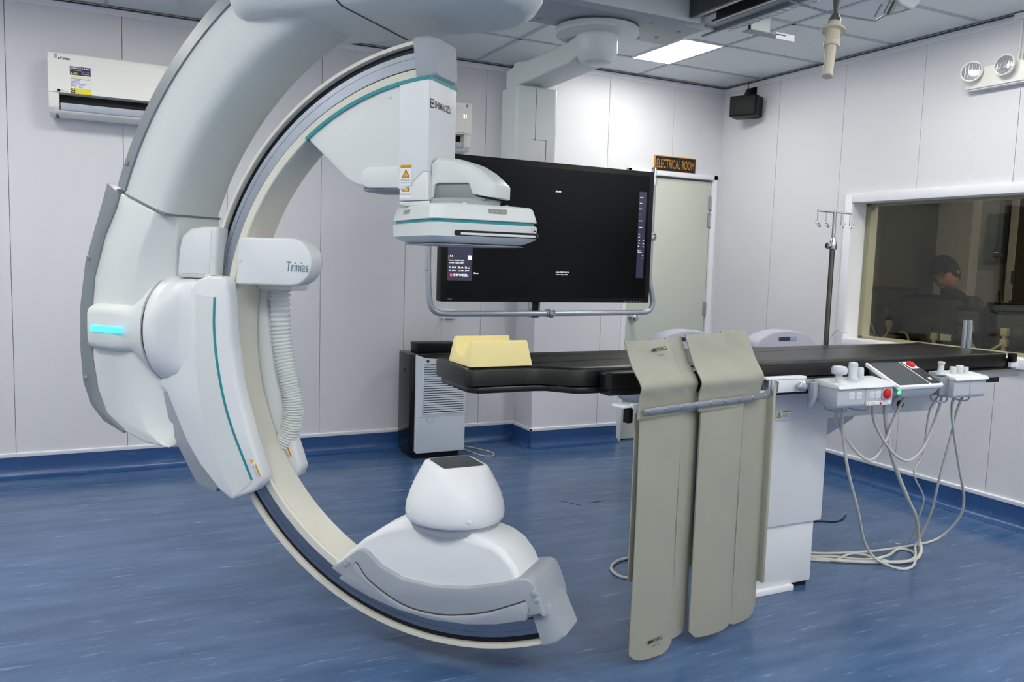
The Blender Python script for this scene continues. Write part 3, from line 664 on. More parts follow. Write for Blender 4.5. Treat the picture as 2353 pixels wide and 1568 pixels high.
# ------------------------------------------------------------------ patient table
tb = thing('patient_table', 'white X-ray table with a wide pedestal and a black cantilevered top', 'table', (2.5, 2.8, 0))
def T(x0, x1, y0, y1, z0, z1): return B(x0-2.5, x1-2.5, y0-2.8, y1-2.8, z0, z1)
def Tp(pts, ax, a, b):
    off = {'x': (2.8, 0, 2.5), 'y': (2.5, 0, 2.8), 'z': (2.5, 2.8, 0)}[ax]
    return MB().prism([(p[0]-off[0], p[1]-off[1]) for p in pts], ax, a-off[2], b-off[2])
T(2.45, 2.845, 2.555, 3.08, .298, .775).build('upper_column', 'table_white', tb, .008)
T(2.47, 2.815, 2.570, 3.06, .022, .305).build('lower_column', 'table_white', tb, .006)
T(2.48, 2.80, 2.58, 3.05, 0, .03).build('floor_gap', 'black_matte', tb)
T(2.44, 2.70, 2.55, 2.60, 0, .024).build('floor_plate', 'trim_white', tb, .003)
bmo = [(2.03, .90), (2.04, .86), (2.08, .80), (2.16, .757), (3.50, .757), (3.535, .765), (3.555, .79), (3.565, .84), (3.565, .925), (2.03, .925)]
beam = Tp(bmo, 'y', 2.552, 3.06).build('longitudinal_beam', 'table_white', tb, .006)
Tp([(2.84, .76), (3.10, .76), (3.10, .725), (2.84, .615)], 'y', 2.64, 3.0).build('beam_gusset', 'purifier', tb, .004)
ob = [(1.115, 2.56), (1.145, 2.525), (1.36, 2.525), (1.40, 2.515), (1.47, 2.435), (1.52, 2.425), (3.90, 2.425), (3.90, 2.935), (1.52, 2.935), (1.47, 2.925), (1.40, 2.845), (1.36, 2.835), (1.145, 2.835), (1.115, 2.80)]
Tp(ob, 'z', .945, .968).build('table_top', 'carbon', tb, .006)
T(1.9, 3.88, 2.48, 2.88, .922, .947).build('top_slide', 'black_plastic', tb)
for y0, y1 in ((2.402, 2.414), (2.946, 2.958)): T(2.28, 3.92, y0, y1, .928, .962).build('accessory_rail', 'steel_brushed', tb, .001)
for y0, y1 in ((2.414, 2.43), (2.93, 2.946)):
    for x in (2.35, 2.75, 3.15, 3.55, 3.85): T(x, x+.03, y0, y1, .934, .956).build('rail_spacer', 'steel_dark', tb)
T(2.29, 3.80, 2.42, 2.44, .902, .926).build('side_channel', 'black_plastic', tb)
# emergency stop button on the beam
MB().lathe([(.034, 0), (.034, -.008), (.028, -.012), (.020, -.010)], (3.275-2.5, 2.552-2.8, .802), 'y', 24).build('stop_collar', 'console_light', tb)
MB().lathe([(.017, -.009), (.017, -.02), (.014, -.024), (.004, -.025)], (3.275-2.5, 2.552-2.8, .802), 'y', 20).build('stop_button', 'dark_red', tb)
# caution label on the beam
lx, ly, lz = 2.535-2.5, 2.5515-2.8, .775
B(lx, lx+.078, ly-.0006, ly+.001, lz, lz+.032).build('caution_label', 'label_white', tb)
MB().prism([(lx+.002, lz+.002), (lx+.027, lz+.002), (lx+.0145, lz+.027)], 'y', ly-.0010, ly).build('caution_mark', 'print_black', tb)
MB().prism([(lx+.005, lz+.004), (lx+.024, lz+.004), (lx+.0145, lz+.023)], 'y', ly-.0014, ly).build('caution_mark', 'label_yellow', tb)
B(lx+.0136, lx+.0154, ly-.0017, ly, lz+.009, lz+.017).build('caution_mark', 'print_black', tb)
B(lx+.031, lx+.078, ly-.0010, ly, lz+.023, lz+.032).build('caution_mark', 'label_yellow', tb)
text('CAUTION', 'print_black', tb, (lx+.041, ly-.0012, lz+.025), FY, .026, .005)
for k in range(3): B(lx+.034, lx+.075-.006*k, ly-.0009, ly, lz+.004+.006*k, lz+.0065+.006*k).build('caution_print', 'print_grey', tb)
T(3.90, 3.94, 2.43, 2.94, .95, .966).build('foot_plate', 'steel_brushed', tb, .002)
T(3.905, 3.93, 2.44, 2.95, .994, 1.008).build('foot_rail', 'steel', tb, .003)
for y in (2.46, 2.92): T(3.908, 3.926, y-.01, y+.01, .96, 1.0).build('rail_upright', 'steel', tb)
for y in (2.425, 2.935): T(3.90, 3.936, y, y+.03, .99, 1.035).build('rail_cap', 'black_plastic', tb, .006)
# white hinge block at the far corner of the foot end
T(3.92, 3.99, 2.45, 2.51, .96, 1.005).build('foot_bracket', 'trim_white', tb, .004)
# mattress
def ring_poly(o, z, g):
    n = len(o); out = []
    cx, cy = 2.5, 2.68
    for i in range(n):
        p0, p, p1 = Vector(o[i-1]), Vector(o[i]), Vector(o[(i+1) % n])
        d = ((p-p0).normalized()+(p1-p).normalized()).normalized(); nrm = Vector((-d.y, d.x)); out.append((p.x+nrm.x*g, p.y+nrm.y*g, z))
    return out
mo = [(1.10, 2.56), (1.107, 2.532), (1.13, 2.525)]+[(1.13+.05*i, 2.525) for i in range(1, 5)]+[(1.38, 2.518), (1.43, 2.47), (1.47, 2.444), (1.52, 2.437)]+[(1.6+.2*i, 2.437+.003*math.sin(i*2.1)) for i in range(11)]+[(3.76, 2.437), (3.85, 2.437), (3.885, 2.45), (3.892, 2.48), (3.892, 2.88), (3.885, 2.915), (3.85, 2.925)]+[(3.6-.2*i, 2.925+.003*math.sin(i)) for i in range(11)]+[(1.52, 2.923), (1.47, 2.916), (1.43, 2.89), (1.38, 2.842), (1.13, 2.835), (1.107, 2.83), (1.10, 2.80)]
mt = MB().loft([ring_poly(mo, .968, .008), ring_poly(mo, .972, .0), ring_poly(mo, 1.024, -.001), ring_poly(mo, 1.032, .004), ring_poly(mo, 1.0355, .014), ring_poly(mo, 1.036, .05)]).build('table_mattress', 'vinyl', ang=60)
tag(mt, 'long black vinyl mattress with a narrow head end lying on the X-ray table', 'mattress')
pd = MB().loft([[(x, y, z) for x, y in rounded(1.555, 1.99, 2.358, 2.424, .02, 4)] for z in (.969, .972)]+[[(x, y, z) for x, y in rounded(1.555, 1.99, 2.358, 2.424, .02, 4)] for z in (1.016, 1.02)]+[[(x, y, 1.026) for x, y in rounded(1.565, 1.98, 2.366, 2.42, .016, 4)]]).build('side_pad', 'vinyl', ang=60)
tag(pd, 'short narrow black pad beside the mattress, half hidden by the beige drape', 'pad')
B(1.565, 1.98, 2.362, 2.4248, .945, .9688).build('pad_board', 'carbon', pd, .003)
# foam head rest
pl = MB()
x0, x1, y0, y1 = 1.112, 1.352, 2.530, 2.725
def frs(x, sh):
    ya, yb = y0+.0, y1; zt = 1.036+.088; out = [(x, ya, 1.0365)]
    out += [(x, ya+.018, zt-.004), (x, ya+.022, zt), (x, ya+.034, zt)]
    cy, rr_ = (ya+yb)/2+.001, .062
    for i in range(11):
        a = R(180+18*i); out.append((x, cy+rr_*math.cos(a), zt-.006+.050*math.sin(a)))
    out += [(x, yb-.034, zt+.004), (x, yb-.022, zt+.004), (x, yb-.018, zt), (x, yb, 1.0365)]
    return [(p[0]+sh*(p[2]-1.0365), p[1], p[2]) for p in out]
fm = MB().loft([frs(x0, .14), frs(x0+.003, .14), frs(x1-.003, -.17), frs(x1, -.17)]).build('foam_head_rest', 'foam', None, .003, 2, ang=45)
tag(fm, 'pale yellow foam head rest with a scooped trough on the head end of the mattress', 'head rest')

# ------------------------------------------------------------------ lead drape
dp = thing('lead_drape', 'beige lead rubber drape in overlapping strips hanging from the table side', 'drape', (1.62, 2.25, 0), R(9.058))
def sheet(x0, x1, zb, zt, y, thick, bulge=0, chamf=.03, lean=None, top=False, seed=0, skew=0):
    nx, nz = 9, 26; rnd = random.Random(seed); ph = [rnd.uniform(0, 6.3) for _ in range(4)]
    def pos(u, v, side):
        x = x0+(x1-x0)*u; z = zb+(zt-zb)*v
        if not top:
            d = min(u, 1-u)*(x1-x0)
            zlow = zb+max(0, chamf-d)
            z = zlow+(zt-zlow)*v
        yy = y - bulge*math.sin(math.pi*u)*(1-v)**.6 + .003*math.sin(5*v+ph[0])*math.sin(3*u+ph[1]) + .0016*math.sin(19*v+ph[2]+4*u)*math.sin(math.pi*u)
        yy += skew*u
        if lean: yy += lean(z, u); x += -.02*max(0, (z-.95))/.2
        return (x, yy+(thick if side else 0), z)
    vs = []; fs = []
    for side in (0, 1):
        for j in range(nz+1):
            for i in range(nx+1): vs.append(pos(i/nx, j/nz, side))
    N = (nx+1)*(nz+1); idx = lambda i, j, s: s*N+j*(nx+1)+i
    for j in range(nz):
        for i in range(nx):
            fs.append((idx(i, j, 0), idx(i+1, j, 0), idx(i+1, j+1, 0), idx(i, j+1, 0))); fs.append((idx(i, j, 1), idx(i, j+1, 1), idx(i+1, j+1, 1), idx(i+1, j, 1)))
    for i in range(nx): fs.append((idx(i, 0, 0), idx(i, 0, 1), idx(i+1, 0, 1), idx(i+1, 0, 0))); fs.append((idx(i, nz, 0), idx(i+1, nz, 0), idx(i+1, nz, 1), idx(i, nz, 1)))
    for j in range(nz): fs.append((idx(0, j, 0), idx(0, j+1, 0), idx(0, j+1, 1), idx(0, j, 1))); fs.append((idx(nx, j, 0), idx(nx, j, 1), idx(nx, j+1, 1), idx(nx, j+1, 0)))
    return MB().add(vs, fs)
lowp = [(-.002, .202, .022, .905, -.004, .004, .010), (.190, .312, .050, .905, .000, .004, .0), (.290, .526, .038, .905, -.010, .005, .018), (.510, .712, .028, .905, .002, .004, .008)]
lows = [sheet(a, b, zb, zt, y, th, bu, seed=i, skew=(-.002, .022, 0, .022)[i]).build('lower_strip', 'drape', dp, ang=60) for i, (a, b, zb, zt, y, th, bu) in enumerate(lowp)]
B(.712, .728, -.002, .045, .16, .955).build('side_edge', 'drape_edge', dp, .004)
B(.005, .70, .026, .032, .30, .90).build('lining_sheet', 'drape_edge', dp, .002)
lean = lambda z, u: (.0 if z < .99 else (z-.99)*.38) - (.018*math.exp(-((z-1.0)/.04)**2))
upp = [(-.022, .182, .884, 1.143, -.012, .005), (.172, .276, .890, 1.150, -.008, .005), (.270, .478, .888, 1.158, -.017, .005), (.470, .632, .902, 1.166, -.012, .005)]
ups = [sheet(a, b, zb, zt, y, th, 0, lean=lean, top=True, seed=10+i, skew=(0, .018, 0, .012)[i]).build('upper_flap', 'drape', dp, ang=60) for i, (a, b, zb, zt, y, th) in enumerate(upp)]
st = Tp  # strip of steel with rivets across the flaps
sm_ = MB(); sm_.add([(-.012, -.034, .903), (.634, -.034, .915), (.634, -.034, .936), (-.012, -.034, .924), (-.012, -.027, .903), (.634, -.027, .915), (.634, -.027, .936), (-.012, -.027, .924)], [(0, 1, 2, 3), (7, 6, 5, 4), (0, 4, 5, 1), (1, 5, 6, 2), (2, 6, 7, 3), (3, 7, 4, 0)])
sp = sm_.build('clamp_strip', 'steel_brushed', dp, .0008)
for k in range(9):
    x = .008+k*.0765; z = .9135+.0186*(x+.012)
    MB().lathe([(.006, 0), (.0055, -.002), (.003, -.003)], (x, -.034, z), 'y', 12).build('rivet', 'steel', sp)
# faint stitched hems along the flaps
for i, (a, b, zb, zt, y, th) in enumerate(upp):
    for z in (zb+.004,): B(a+.002, b-.002, y-.0028, y-.0005, z, z+.006).build('hem', 'drape_edge', ups[i], .001)
text('MAVIG', 'print_black', ups[0], (.070, -.012+.0385-.004, 1.104), (R(90-21), R(-6), 0), .066, .014, bold=.01)
text('Pb 0.5 mm', 'print_black', ups[0], (.088, -.012+.0335-.004, 1.09), (R(90-21), R(-6), 0), .034, .007)
text('MAVIG', 'print_black', lows[0], (.072, -.0205, .078), (R(90), R(-4), 0), .068, .014, bold=.01)
text('Pb 0.5 mm', 'print_black', lows[0], (.092, -.0205, .064), (R(90), R(-4), 0), .034, .007)
for i, (a, b, zb, zt, y, th, bu) in enumerate(lowp):
    if i in (0, 2):
        MB().tube([(b-.001, y-.0005, zb+.035), (b-.001, y-.0015, .4), (b-.001, y-.0015, .9)], .0022, 6, 6).build('piping', 'drape_edge', lows[i])
    if i == 2: MB().tube([(a+.001, y-.0005, zb+.035), (a+.001, y-.0015, .4), (a+.001, y-.0015, .9)], .0022, 6, 6).build('piping', 'drape_edge', lows[i])
# hanger of the drape: rail, end cap, folding bracket and clamp
hb_ = B(-.01, .70, .026, .04, .895, .93).build('hanger_rail', 'trim_white', dp, .002)
B(-.03, -.008, .026, .052, .865, .915).build('hanger_end', 'black_plastic', dp, .002)
B(-.05, .03, .03, .09, .917, .925).build('hanger_tray', 'trim_white', dp, .002)
MB().prism([(.70, .975), (.745, .965), (.742, .93), (.722, .90), (.70, .93)], 'y', .0, .035).build('folding_bracket', 'steel', dp, .002)
cl = thing('rail_clamp', 'pale metal clamp with a steel knob on the table rail beside the beige drape', 'clamp', (2.31, 2.37, .92))
B(0, .185, 0, .032, 0, .058).build('clamp_body', 'console_light', cl, .003)
B(-.02, .19, -.004, .034, .052, .062).build('clamp_lid', 'trim_white', cl, .003)
MB().lathe([(.009, 0), (.009, -.016), (.020, -.018), (.022, -.024), (.022, -.034), (.016, -.038), (.004, -.039)], (.145, 0, .026), 'y', 14).build('clamp_knob', 'steel', cl)
B(-.012, .0, -.006, .03, -.012, .05).build('clamp_plate', 'steel_brushed', cl, .002)

# ------------------------------------------------------------------ control consoles on the rail
def console(name, label, x0, modules, z0, rz=0):
    c_ = thing(name, label, 'control box', (x0, 2.40, z0)); return c_
cA = console('control_console', 'left control box on the table rail with mushroom knob, joysticks and red button', 2.585, 2, .86)
def module(par, x0, x1, nm='module'):
    body = MB().prism([(-.115, .012), (-.108, .0), (-.03, .0), (.0, .02), (.0, .082), (-.115, .082)], 'x', x0, x1).build('console_body', 'console_grey', par, .003)
    topc = MB().prism([(-.128, .078), (-.118, .092), (-.005, .106), (.012, .102), (.012, .080)], 'x', x0-.004, x1+.004).build('console_top', 'console_light', par, .003)
    return body
mods = [module(cA, 0, .155), module(cA, .158, .315)]
def knob_profile(par, x, y, z, prof, m='knob', name='joystick'):
    return MB().lathe(prof, (x, y, z), n=20).build(name, m, par, ang=40)
knob_profile(cA, .045, -.075, .096, [(.014, 0), (.014, .034), (.028, .036), (.031, .042), (.031, .058), (.026, .066), (.008, .069)], name='mushroom_knob')
knob_profile(cA, .145, -.055, .098, [(.024, 0), (.024, .006), (.019, .008), (.022, .012), (.017, .02), (.019, .055), (.018, .062), (.019, .063), (.017, .074), (.006, .077)])
knob_profile(cA, .195, -.045, .1, [(.019, 0), (.019, .006), (.014, .008), (.018, .014), (.017, .045), (.015, .05), (.005, .051)])
for b_, x in ((mods[0], .062), (mods[0], .104), (mods[1], .178), (mods[1], .214)):
    MB().prism(rounded(x, x+.03, .033, .062, .005, 3), 'y', -.1165, -.113).build('button_well', 'console_light', b_, .0008)
    text('D', 'console_grey', b_, (x+.009, -.1168, .041), FY, .012, .013)
MB().lathe([(.028, 0), (.028, -.004), (.023, -.005)], (.272, -.115, .05), 'y', 24).build('button_collar', 'console_grey', cA)
MB().lathe([(.020, -.002), (.020, -.014), (.016, -.017), (.004, -.018)], (.272, -.115, .05), 'y', 24).build('stop_button', 'red', cA)
for x in (.166, .238):
    B(x, x+.068, -.1158, -.113, .004, .020).build('caution_label', 'label_white', cA)
    MB().prism([(x+.002, .005), (x+.016, .005), (x+.009, .018)], 'y', -.1164, -.114).build('caution_mark', 'label_yellow' if x < .2 else 'red', cA)
    for k in range(3): B(x+.02, x+.064-.008*k, -.1162, -.114, .007+.004*k, .0085+.004*k).build('caution_print', 'print_grey', cA)
for x in (.075, .2):
    MB().tube([(x-.03, -.02, .002), (x-.03, -.02, -.02), (x, -.06, -.026), (x+.02, -.075, -.024), (x+.024, -.075, -.01)], .004, 6, 4).build('cable_hook', 'console_grey', cA)
MB().prism([(0, .09), (-.02, .09), (-.02, .03), (0, -.01), (.012, -.01), (.012, .09)], 'x', -.028, -.006).build('rail_bracket', 'console_grey', cA, .002)
cB = console('control_console', 'right control box on the table rail with a row of small white knobs', 3.285, 2, .868)
mb2 = [module(cB, 0, .105), module(cB, .108, .215)]
knob_profile(cB, -.02, -.06, .098, [(.022, 0), (.020, .006), (.013, .02), (.012, .045), (.015, .048), (.015, .056), (.005, .058)])
for x, k in ((.06, 1.0), (.105, 1.15), (.145, .9)): knob_profile(cB, x, -.06, .098, [(.013*k, 0), (.013*k, .008), (.014*k, .01), (.014*k, .028*k), (.012*k, .032*k), (.004, .033*k)], name='knob')
for x in (-.02, .13): MB().tube([(x, -.02, .002), (x, -.03, -.02), (x+.03, -.06, -.026), (x+.055, -.06, -.018), (x+.058, -.06, .0)], .004, 6, 4).build('cable_hook', 'console_grey', cB)
B(-.06, .0, -.09, -.01, .01, .09).build('console_neck', 'gantry_grey', cB, .004)
# touch panel
tp = thing('touch_panel', 'tilted touch screen panel with red button between the two rail control boxes', 'touch screen', (2.91, 2.36, .963))
tpm = MB()
def tilt(mb, name, m, bev=.003): return mb.build(name, m, tp, bev, rot=(R(24), 0, 0))
tilt(MB().prism(rounded(0, .28, -.10, .135, .012, 4), 'z', 0, .016), 'panel_housing', 'trim_white', .003)
tilt(MB().prism(rounded(.012, .198, -.088, .124, .006, 3), 'z', .0155, .0175), 'touch_glass', 'touch_screen', 0)
tilt(MB().prism(rounded(.208, .272, -.088, .126, .008, 3), 'z', .0155, .0178), 'button_field', 'black_gloss', 0)
tilt(B(.214, .266, .03, .085, .0176, .0186), 'button_plate', 'label_white', 0)
tilt(MB().lathe([(.019, .018), (.019, .026), (.015, .03), (.004, .031)], (.240, .057, 0), n=20), 'stop_button', 'red', 0)
tilt(B(.232, .250, -.06, -.045, .0176, .0184), 'button_mark', 'label_white', 0)
tilt(MB().prism([(.015, .0), (.265, .0), (.25, -.028), (.22, -.04), (.06, -.04), (.03, -.028)], 'y', -.095, .08), 'panel_base', 'console_grey', .004)
tilt(B(.03, .24, .126, .139, .004, .018), 'screen_visor', 'console_light', .002)
tilt(MB().lathe([(.008, -.1015), (.008, -.106), (.003, -.108)], (.008, 0, -.008), 'y', 12), 'status_led', 'green_led', 0)
B(.12, .17, -.02, .04, -.05, .01).build('panel_mount', 'steel_brushed', tp, .003)

# ------------------------------------------------------------------ cables of the consoles
def cable(label, pts, r=.006, m='cable_white', grp=None, name='cable'):
    o = MB().tube(pts, r, 8, 7).build(name, m, ang=80); return tag(o, label, 'cable', grp)
cable('white cable hanging lowest from the left control box in one long loop to the floor', [(2.74, 2.39, .855), (2.75, 2.40, .80), (2.8, 2.44, .74), (2.9, 2.48, .54), (3.06, 2.55, .33), (3.22, 2.63, .13), (3.31, 2.63, .03), (3.36, 2.54, .007), (3.46, 2.54, .007), (3.62, 2.66, .007), (3.6, 2.73, .007), (3.42, 2.66, .019), (3.3, 2.69, .008), (3.2, 2.77, .007), (3.05, 2.85, .007)], .0065)
cable('short white cable looping from the left control box up to the touch panel', [(2.72, 2.385, .855), (2.735, 2.42, .8), (2.78, 2.45, .76), (2.9, 2.46, .64), (3.0, 2.47, .58), (3.06, 2.47, .59), (3.1, 2.46, .66), (3.13, 2.45, .76), (3.15, 2.42, .855), (3.14, 2.37, .89)], .0065)
cable('white cable looping from the left control box across to the right control box', [(2.90, 2.385, .855), (2.94, 2.41, .83), (2.98, 2.43, .76), (3.06, 2.44, .67), (3.16, 2.45, .59), (3.25, 2.45, .56), (3.32, 2.44, .61), (3.36, 2.43, .7), (3.355, 2.40, .80), (3.35, 2.385, .872)], .0065)
cable('grey cable bundle dropping behind the red button to the floor coil', [(3.05, 2.43, .90), (3.07, 2.45, .85), (3.1, 2.47, .76), (3.2, 2.5, .57), (3.4, 2.56, .35), (3.56, 2.62, .21), (3.69, 2.69, .06), (3.66, 2.65, .012), (3.5, 2.585, .009), (3.32, 2.64, .009), (3.17, 2.72, .009), (3.04, 2.83, .009)], .009)
cable('thin white cable wavering down from the right control box', [(3.355, 2.39, .868), (3.36, 2.42, .84), (3.36, 2.45, .77), (3.41, 2.5, .57), (3.36, 2.5, .5), (3.4, 2.52, .44), (3.55, 2.58, .32), (3.62, 2.65, .19), (3.74, 2.78, .006), (3.66, 2.8, .005)], .004)
cable('white cable from the right control box swinging out widest to the right', [(3.45, 2.375, .868), (3.46, 2.41, .82), (3.51, 2.43, .7), (3.68, 2.5, .48), (3.84, 2.57, .29), (3.90, 2.63, .16), (3.88, 2.72, .03), (3.7, 2.74, .008), (3.4, 2.74, .018), (3.2, 2.82, .007), (3.06, 2.9, .007)], .0065)
cable('white cable from the right control box crossing inward to the floor coil', [(3.5, 2.38, .868), (3.505, 2.41, .80), (3.53, 2.45, .66), (3.57, 2.52, .43), (3.67, 2.62, .22), (3.72, 2.71, .05), (3.68, 2.70, .021), (3.53, 2.59, .02), (3.41, 2.60, .008), (3.3, 2.74, .021), (3.15, 2.74, .006), (3.05, 2.79, .006)], .006)
cable('short white cable loop on the floor left of the beige drape', [(2.30, 3.14, .007), (2.23, 3.14, .007), (2.15, 3.12, .007), (2.08, 3.06, .007), (2.06, 2.98, .007), (2.09, 2.93, .007), (2.16, 2.90, .03)], .007)
cable('thin black cable end lying on the floor right of the table base', [(3.2, 3.22, .004), (3.4, 3.24, .004), (3.57, 3.23, .004), (3.64, 3.19, .004), (3.72, 3.2, .004), (3.8, 3.24, .012)], .004, 'cable_black')

# ------------------------------------------------------------------ IV pole clamped to the far rail
iv = thing('iv_pole', 'steel drip stand pole with four hooks rising behind the black mattress', 'drip pole', (3.268, 2.985, .90))
MB().lathe([(.0125, 0), (.0125, .62)], n=16).build('lower_pole', 'steel_dark', iv)
MB().lathe([(.008, .6), (.008, .80)], n=14).build('upper_pole', 'steel', iv)
MB().lathe([(.017, .605), (.019, .61), (.019, .635), (.014, .65), (.011, .665)], n=16).build('pole_collar', 'steel', iv)
MB().lathe([(.006, 0), (.006, -.02), (.016, -.022), (.018, -.03), (.014, -.038), (.003, -.039)], (0, 0, .625), 'x', 12).build('collar_knob', 'steel', iv)
xb = MB().tube([(-.095, .02, .795), (0, 0, .792), (.095, -.02, .789)], .005, 8, 1).build('cross_bar', 'steel', iv)
for x, y, f in ((-.093, .0198, -1), (-.045, .0095, -1), (.04, -.0085, 1), (.088, -.0185, 1)):
    MB().tube([(x, y, .792), (x, y, .745), (x, y, .728), (x-.004*f, y-.01, .716), (x-.002*f, y-.018, .722), (x+.012*f, y-.014, .735), (x+.022*f, y-.006, .737)], .0028, 6, 4).build('hook', 'steel', iv)
B(-.02, .02, -.028, .012, .02, .065).build('rail_block', 'steel_brushed', iv, .003)
# aluminium corner post on the far rail
cp = thing('rail_post', 'short fluted aluminium post standing on the foot end of the table', 'post', (3.918, 2.68, 1.008))
pts = [((.020+.003*math.cos(8*a))*math.cos(a), (.020+.003*math.cos(8*a))*math.sin(a)) for a in [2*math.pi*i/64 for i in range(64)]]
MB().prism(pts, 'z', .02, .165).build('post_shaft', 'steel_brushed', cp)
B(-.04, .04, -.025, .025, 0, .022).build('post_foot', 'steel', cp, .004)

# ------------------------------------------------------------------ ceiling suspension of the large display
su = thing('display_suspension', 'white ceiling arm and column that carry the large black display', 'suspension', (2.42, 3.92, 0))
SX, SY = 2.42, 3.92
def S(x0, x1, y0, y1, z0, z1): return B(x0-SX, x1-SX, y0-SY, y1-SY, z0, z1)
car_ = S(1.90, 2.93, 3.65, 4.02, 2.672, 2.842).build('carriage', 'gantry_midgrey', su, .004)
S(1.93, 2.90, 3.645, 3.66, 2.70, 2.84).build('carriage_front', 'gantry_white', car_, .003)
for x, y in ((2.02, 3.72), (2.08, 3.95), (2.62, 3.70), (2.80, 3.90), (2.84, 3.75), (2.72, 3.97)): MB().lathe([(.011, 2.674), (.011, 2.669), (.006, 2.667)], (x-SX, y-SY, 0), n=12).build('bolt_head', 'gantry_midgrey', car_)
MB().lathe([(.11, 2.662), (.225, 2.660), (.226, 2.655), (.226, 2.632), (.222, 2.628), (.10, 2.622)], n=56).build('swivel_plate', 'gantry_white', su)
MB().lathe([(.15, 2.674), (.15, 2.658)], n=40).build('swivel_neck', 'black_plastic', su)
MB().lathe([(.115, 2.63), (.115, 2.54), (.112, 2.53), (.104, 2.515), (.08, 2.487), (.05, 2.478), (.01, 2.476)], n=48).build('swivel_hub', 'gantry_white', su, ang=25)
am = MB()
def arm_sec(y, hx, z0, z1, cx=0, r=.015): return [(cx+p[0], y, p[1]) for p in rounded(-hx, hx, z0, z1, r, 3)]
MB().loft([arm_sec(0, .112, 2.52, 2.628), arm_sec(.12, .106, 2.49, 2.61, -.006), arm_sec(.72, .104, 2.455, 2.582, -.05), arm_sec(.80, .095, 2.46, 2.575, -.055)]).build('suspension_arm', 'gantry_white', su, ang=40)
MB().lathe([(.09, 2.455), (.09, 2.60), (.075, 2.612), (.02, 2.615)], (-.05, .70, 0), n=32).build('arm_joint', 'gantry_white', su)
colm = MB().prism(rounded(-.185, .10, .575, .80, .03, 5), 'z', 1.45, 2.448).build('column', 'gantry_white', su, .004, ang=40)
B(-.055, -.053, .5738, .58, 2.13, 2.44).build('cover_seam', 'seam', colm)
B(-.07, .022, .5735, .58, 2.137, 2.139).build('cover_seam', 'seam', colm)
B(.020, .023, .5735, .58, 1.7, 2.139).build('cover_seam', 'seam', colm)
S(2.16, 2.46, 4.222, 4.52, 1.35, 1.80).build('display_mount', 'gantry_midgrey', su, .005)
# tubular handle frame around the display
FYY = 4.155-SY
def tp_(x, z, y=0): return (x-SX, FYY+y, z)
fm_ = MB().tube([tp_(1.565, 1.96), tp_(1.565, 1.40), tp_(1.567, 1.33), tp_(1.572, 1.23), tp_(1.585, 1.15), tp_(1.615, 1.115), tp_(1.66, 1.106), tp_(1.8, 1.105), tp_(2.3, 1.106), tp_(2.85, 1.11), tp_(2.96, 1.112), tp_(3.02, 1.122), tp_(3.045, 1.16), tp_(3.04, 1.21), tp_(3.015, 1.30), tp_(3.01, 1.36), tp_(3.01, 1.92)], .0165, 14, 6).build('handle_tube', 'tube_grey', su, ang=80)
MB().lathe([(.019, 1.885), (.021, 1.887), (.021, 1.925), (.017, 1.928), (.0155, 1.93), (.0155, 1.985), (.012, 1.992), (.003, 1.993)], tp_(3.01, 0), n=20).build('tube_end', 'steel', fm_)
for x, z in ((2.322, 1.106), (3.013, 1.573)):
    MB().lathe([(.026, .03), (.026, -.02), (.020, -.024), (.014, -.018), (.012, -.026), (.003, -.027)], tp_(x, z), 'y', 24).build('tube_clamp', 'steel', fm_)
B(2.20-SX, 2.265-SX, FYY+.015, FYY+.05, 1.08, 1.20).build('tube_bracket', 'steel_brushed', su, .003)
B(2.213-SX, 2.252-SX, FYY+.01, FYY+.02, 1.08, 1.19).build('tube_bracket', 'black_plastic', su, .003)
# the display itself
ds = thing('display_monitor', 'very large black flat screen display hung on the tubular ceiling suspension', 'monitor', (2.31, 4.12, 1.172))
B(-.681, .681, .0, .075, 0, .788).build('display_housing', 'bezel', ds, .006)
B(-.46, .46, .07, .10, .12, .68).build('back_cover', 'black_plastic', ds, .01)
scr = B(-.647, .647, -.0012, .01, .030, .757).build('screen', 'screen', ds)
B(-.647, -.503, -.0026, .0, .115, .50).build('screen_panel', 'screen_panel', scr)
B(.575, .627, -.0026, .0, .15, .665).build('screen_panel', 'screen_panel', scr)
def stx(t, x, z, wd, h=.010, m='screen_text'): return text(t, m, scr, (x, -.0028, z), FY, wd, h)
stx('text text', .0, .625, .036, .010)
stx('Cardio / FRAME [7.5 f/s]', .02, .168, .086, .008); stx('Cardio / 7.5pps/100%', .02, .154, .078, .008)
stx('Cardio / FRAME [7.5 f/s]', -.638, .218, .086, .008); stx('Cardio / 7.5pps/100%', -.638, .205, .082, .008)
stx('D   65 kV   200 mA   3.2 ms', -.638, .180, .118, .010); stx('M   60 kV   1.6 mA   SV=4', -.638, .163, .116, .010)
stx('SHIMADZU', -.612, .138, .086, .012); stx('Close', -.494, .152, .028, .008)
B(-.632, -.620, -.0032, .0, .137, .150).build('screen_icon', 'screen_red', scr)
for z in (.228, .335): B(-.530, -.508, -.0032, .0, z, z+.022).build('screen_icon', 'screen_text', scr)
B(-.645, -.642, -.0032, 0, .228, .252).build('screen_icon', 'sign_gold', scr)
stx('A b', -.636, .240, .018, .014)
for z, wd, t in ((.628, .024, 'Ang View'), (.594, .018, 'Series'), (.560, .02, 'Review'), (.49, .026, 'Annotate'), (.45, .03, 'Image Type'), (.41, .012, 'MPR'), (.392, .012, 'VRT'), (.374, .012, 'Map'), (.356, .012, 'Seg'), (.338, .010, 'IR'), (.312, .026, 'Remove'), (.302, .030, 'Windows')):
    stx(t, .580, z, wd, .006)
stx('V\u00b7', .580, .525, .010, .006, 'screen_red')
for z in (.372, .354, .336, .285, .268): stx('off', .612, z, .010, .005)
text('\u25c2 EIZO', 'print_silver', ds, (-.645, -.0008, .010), FY, .028, .008)
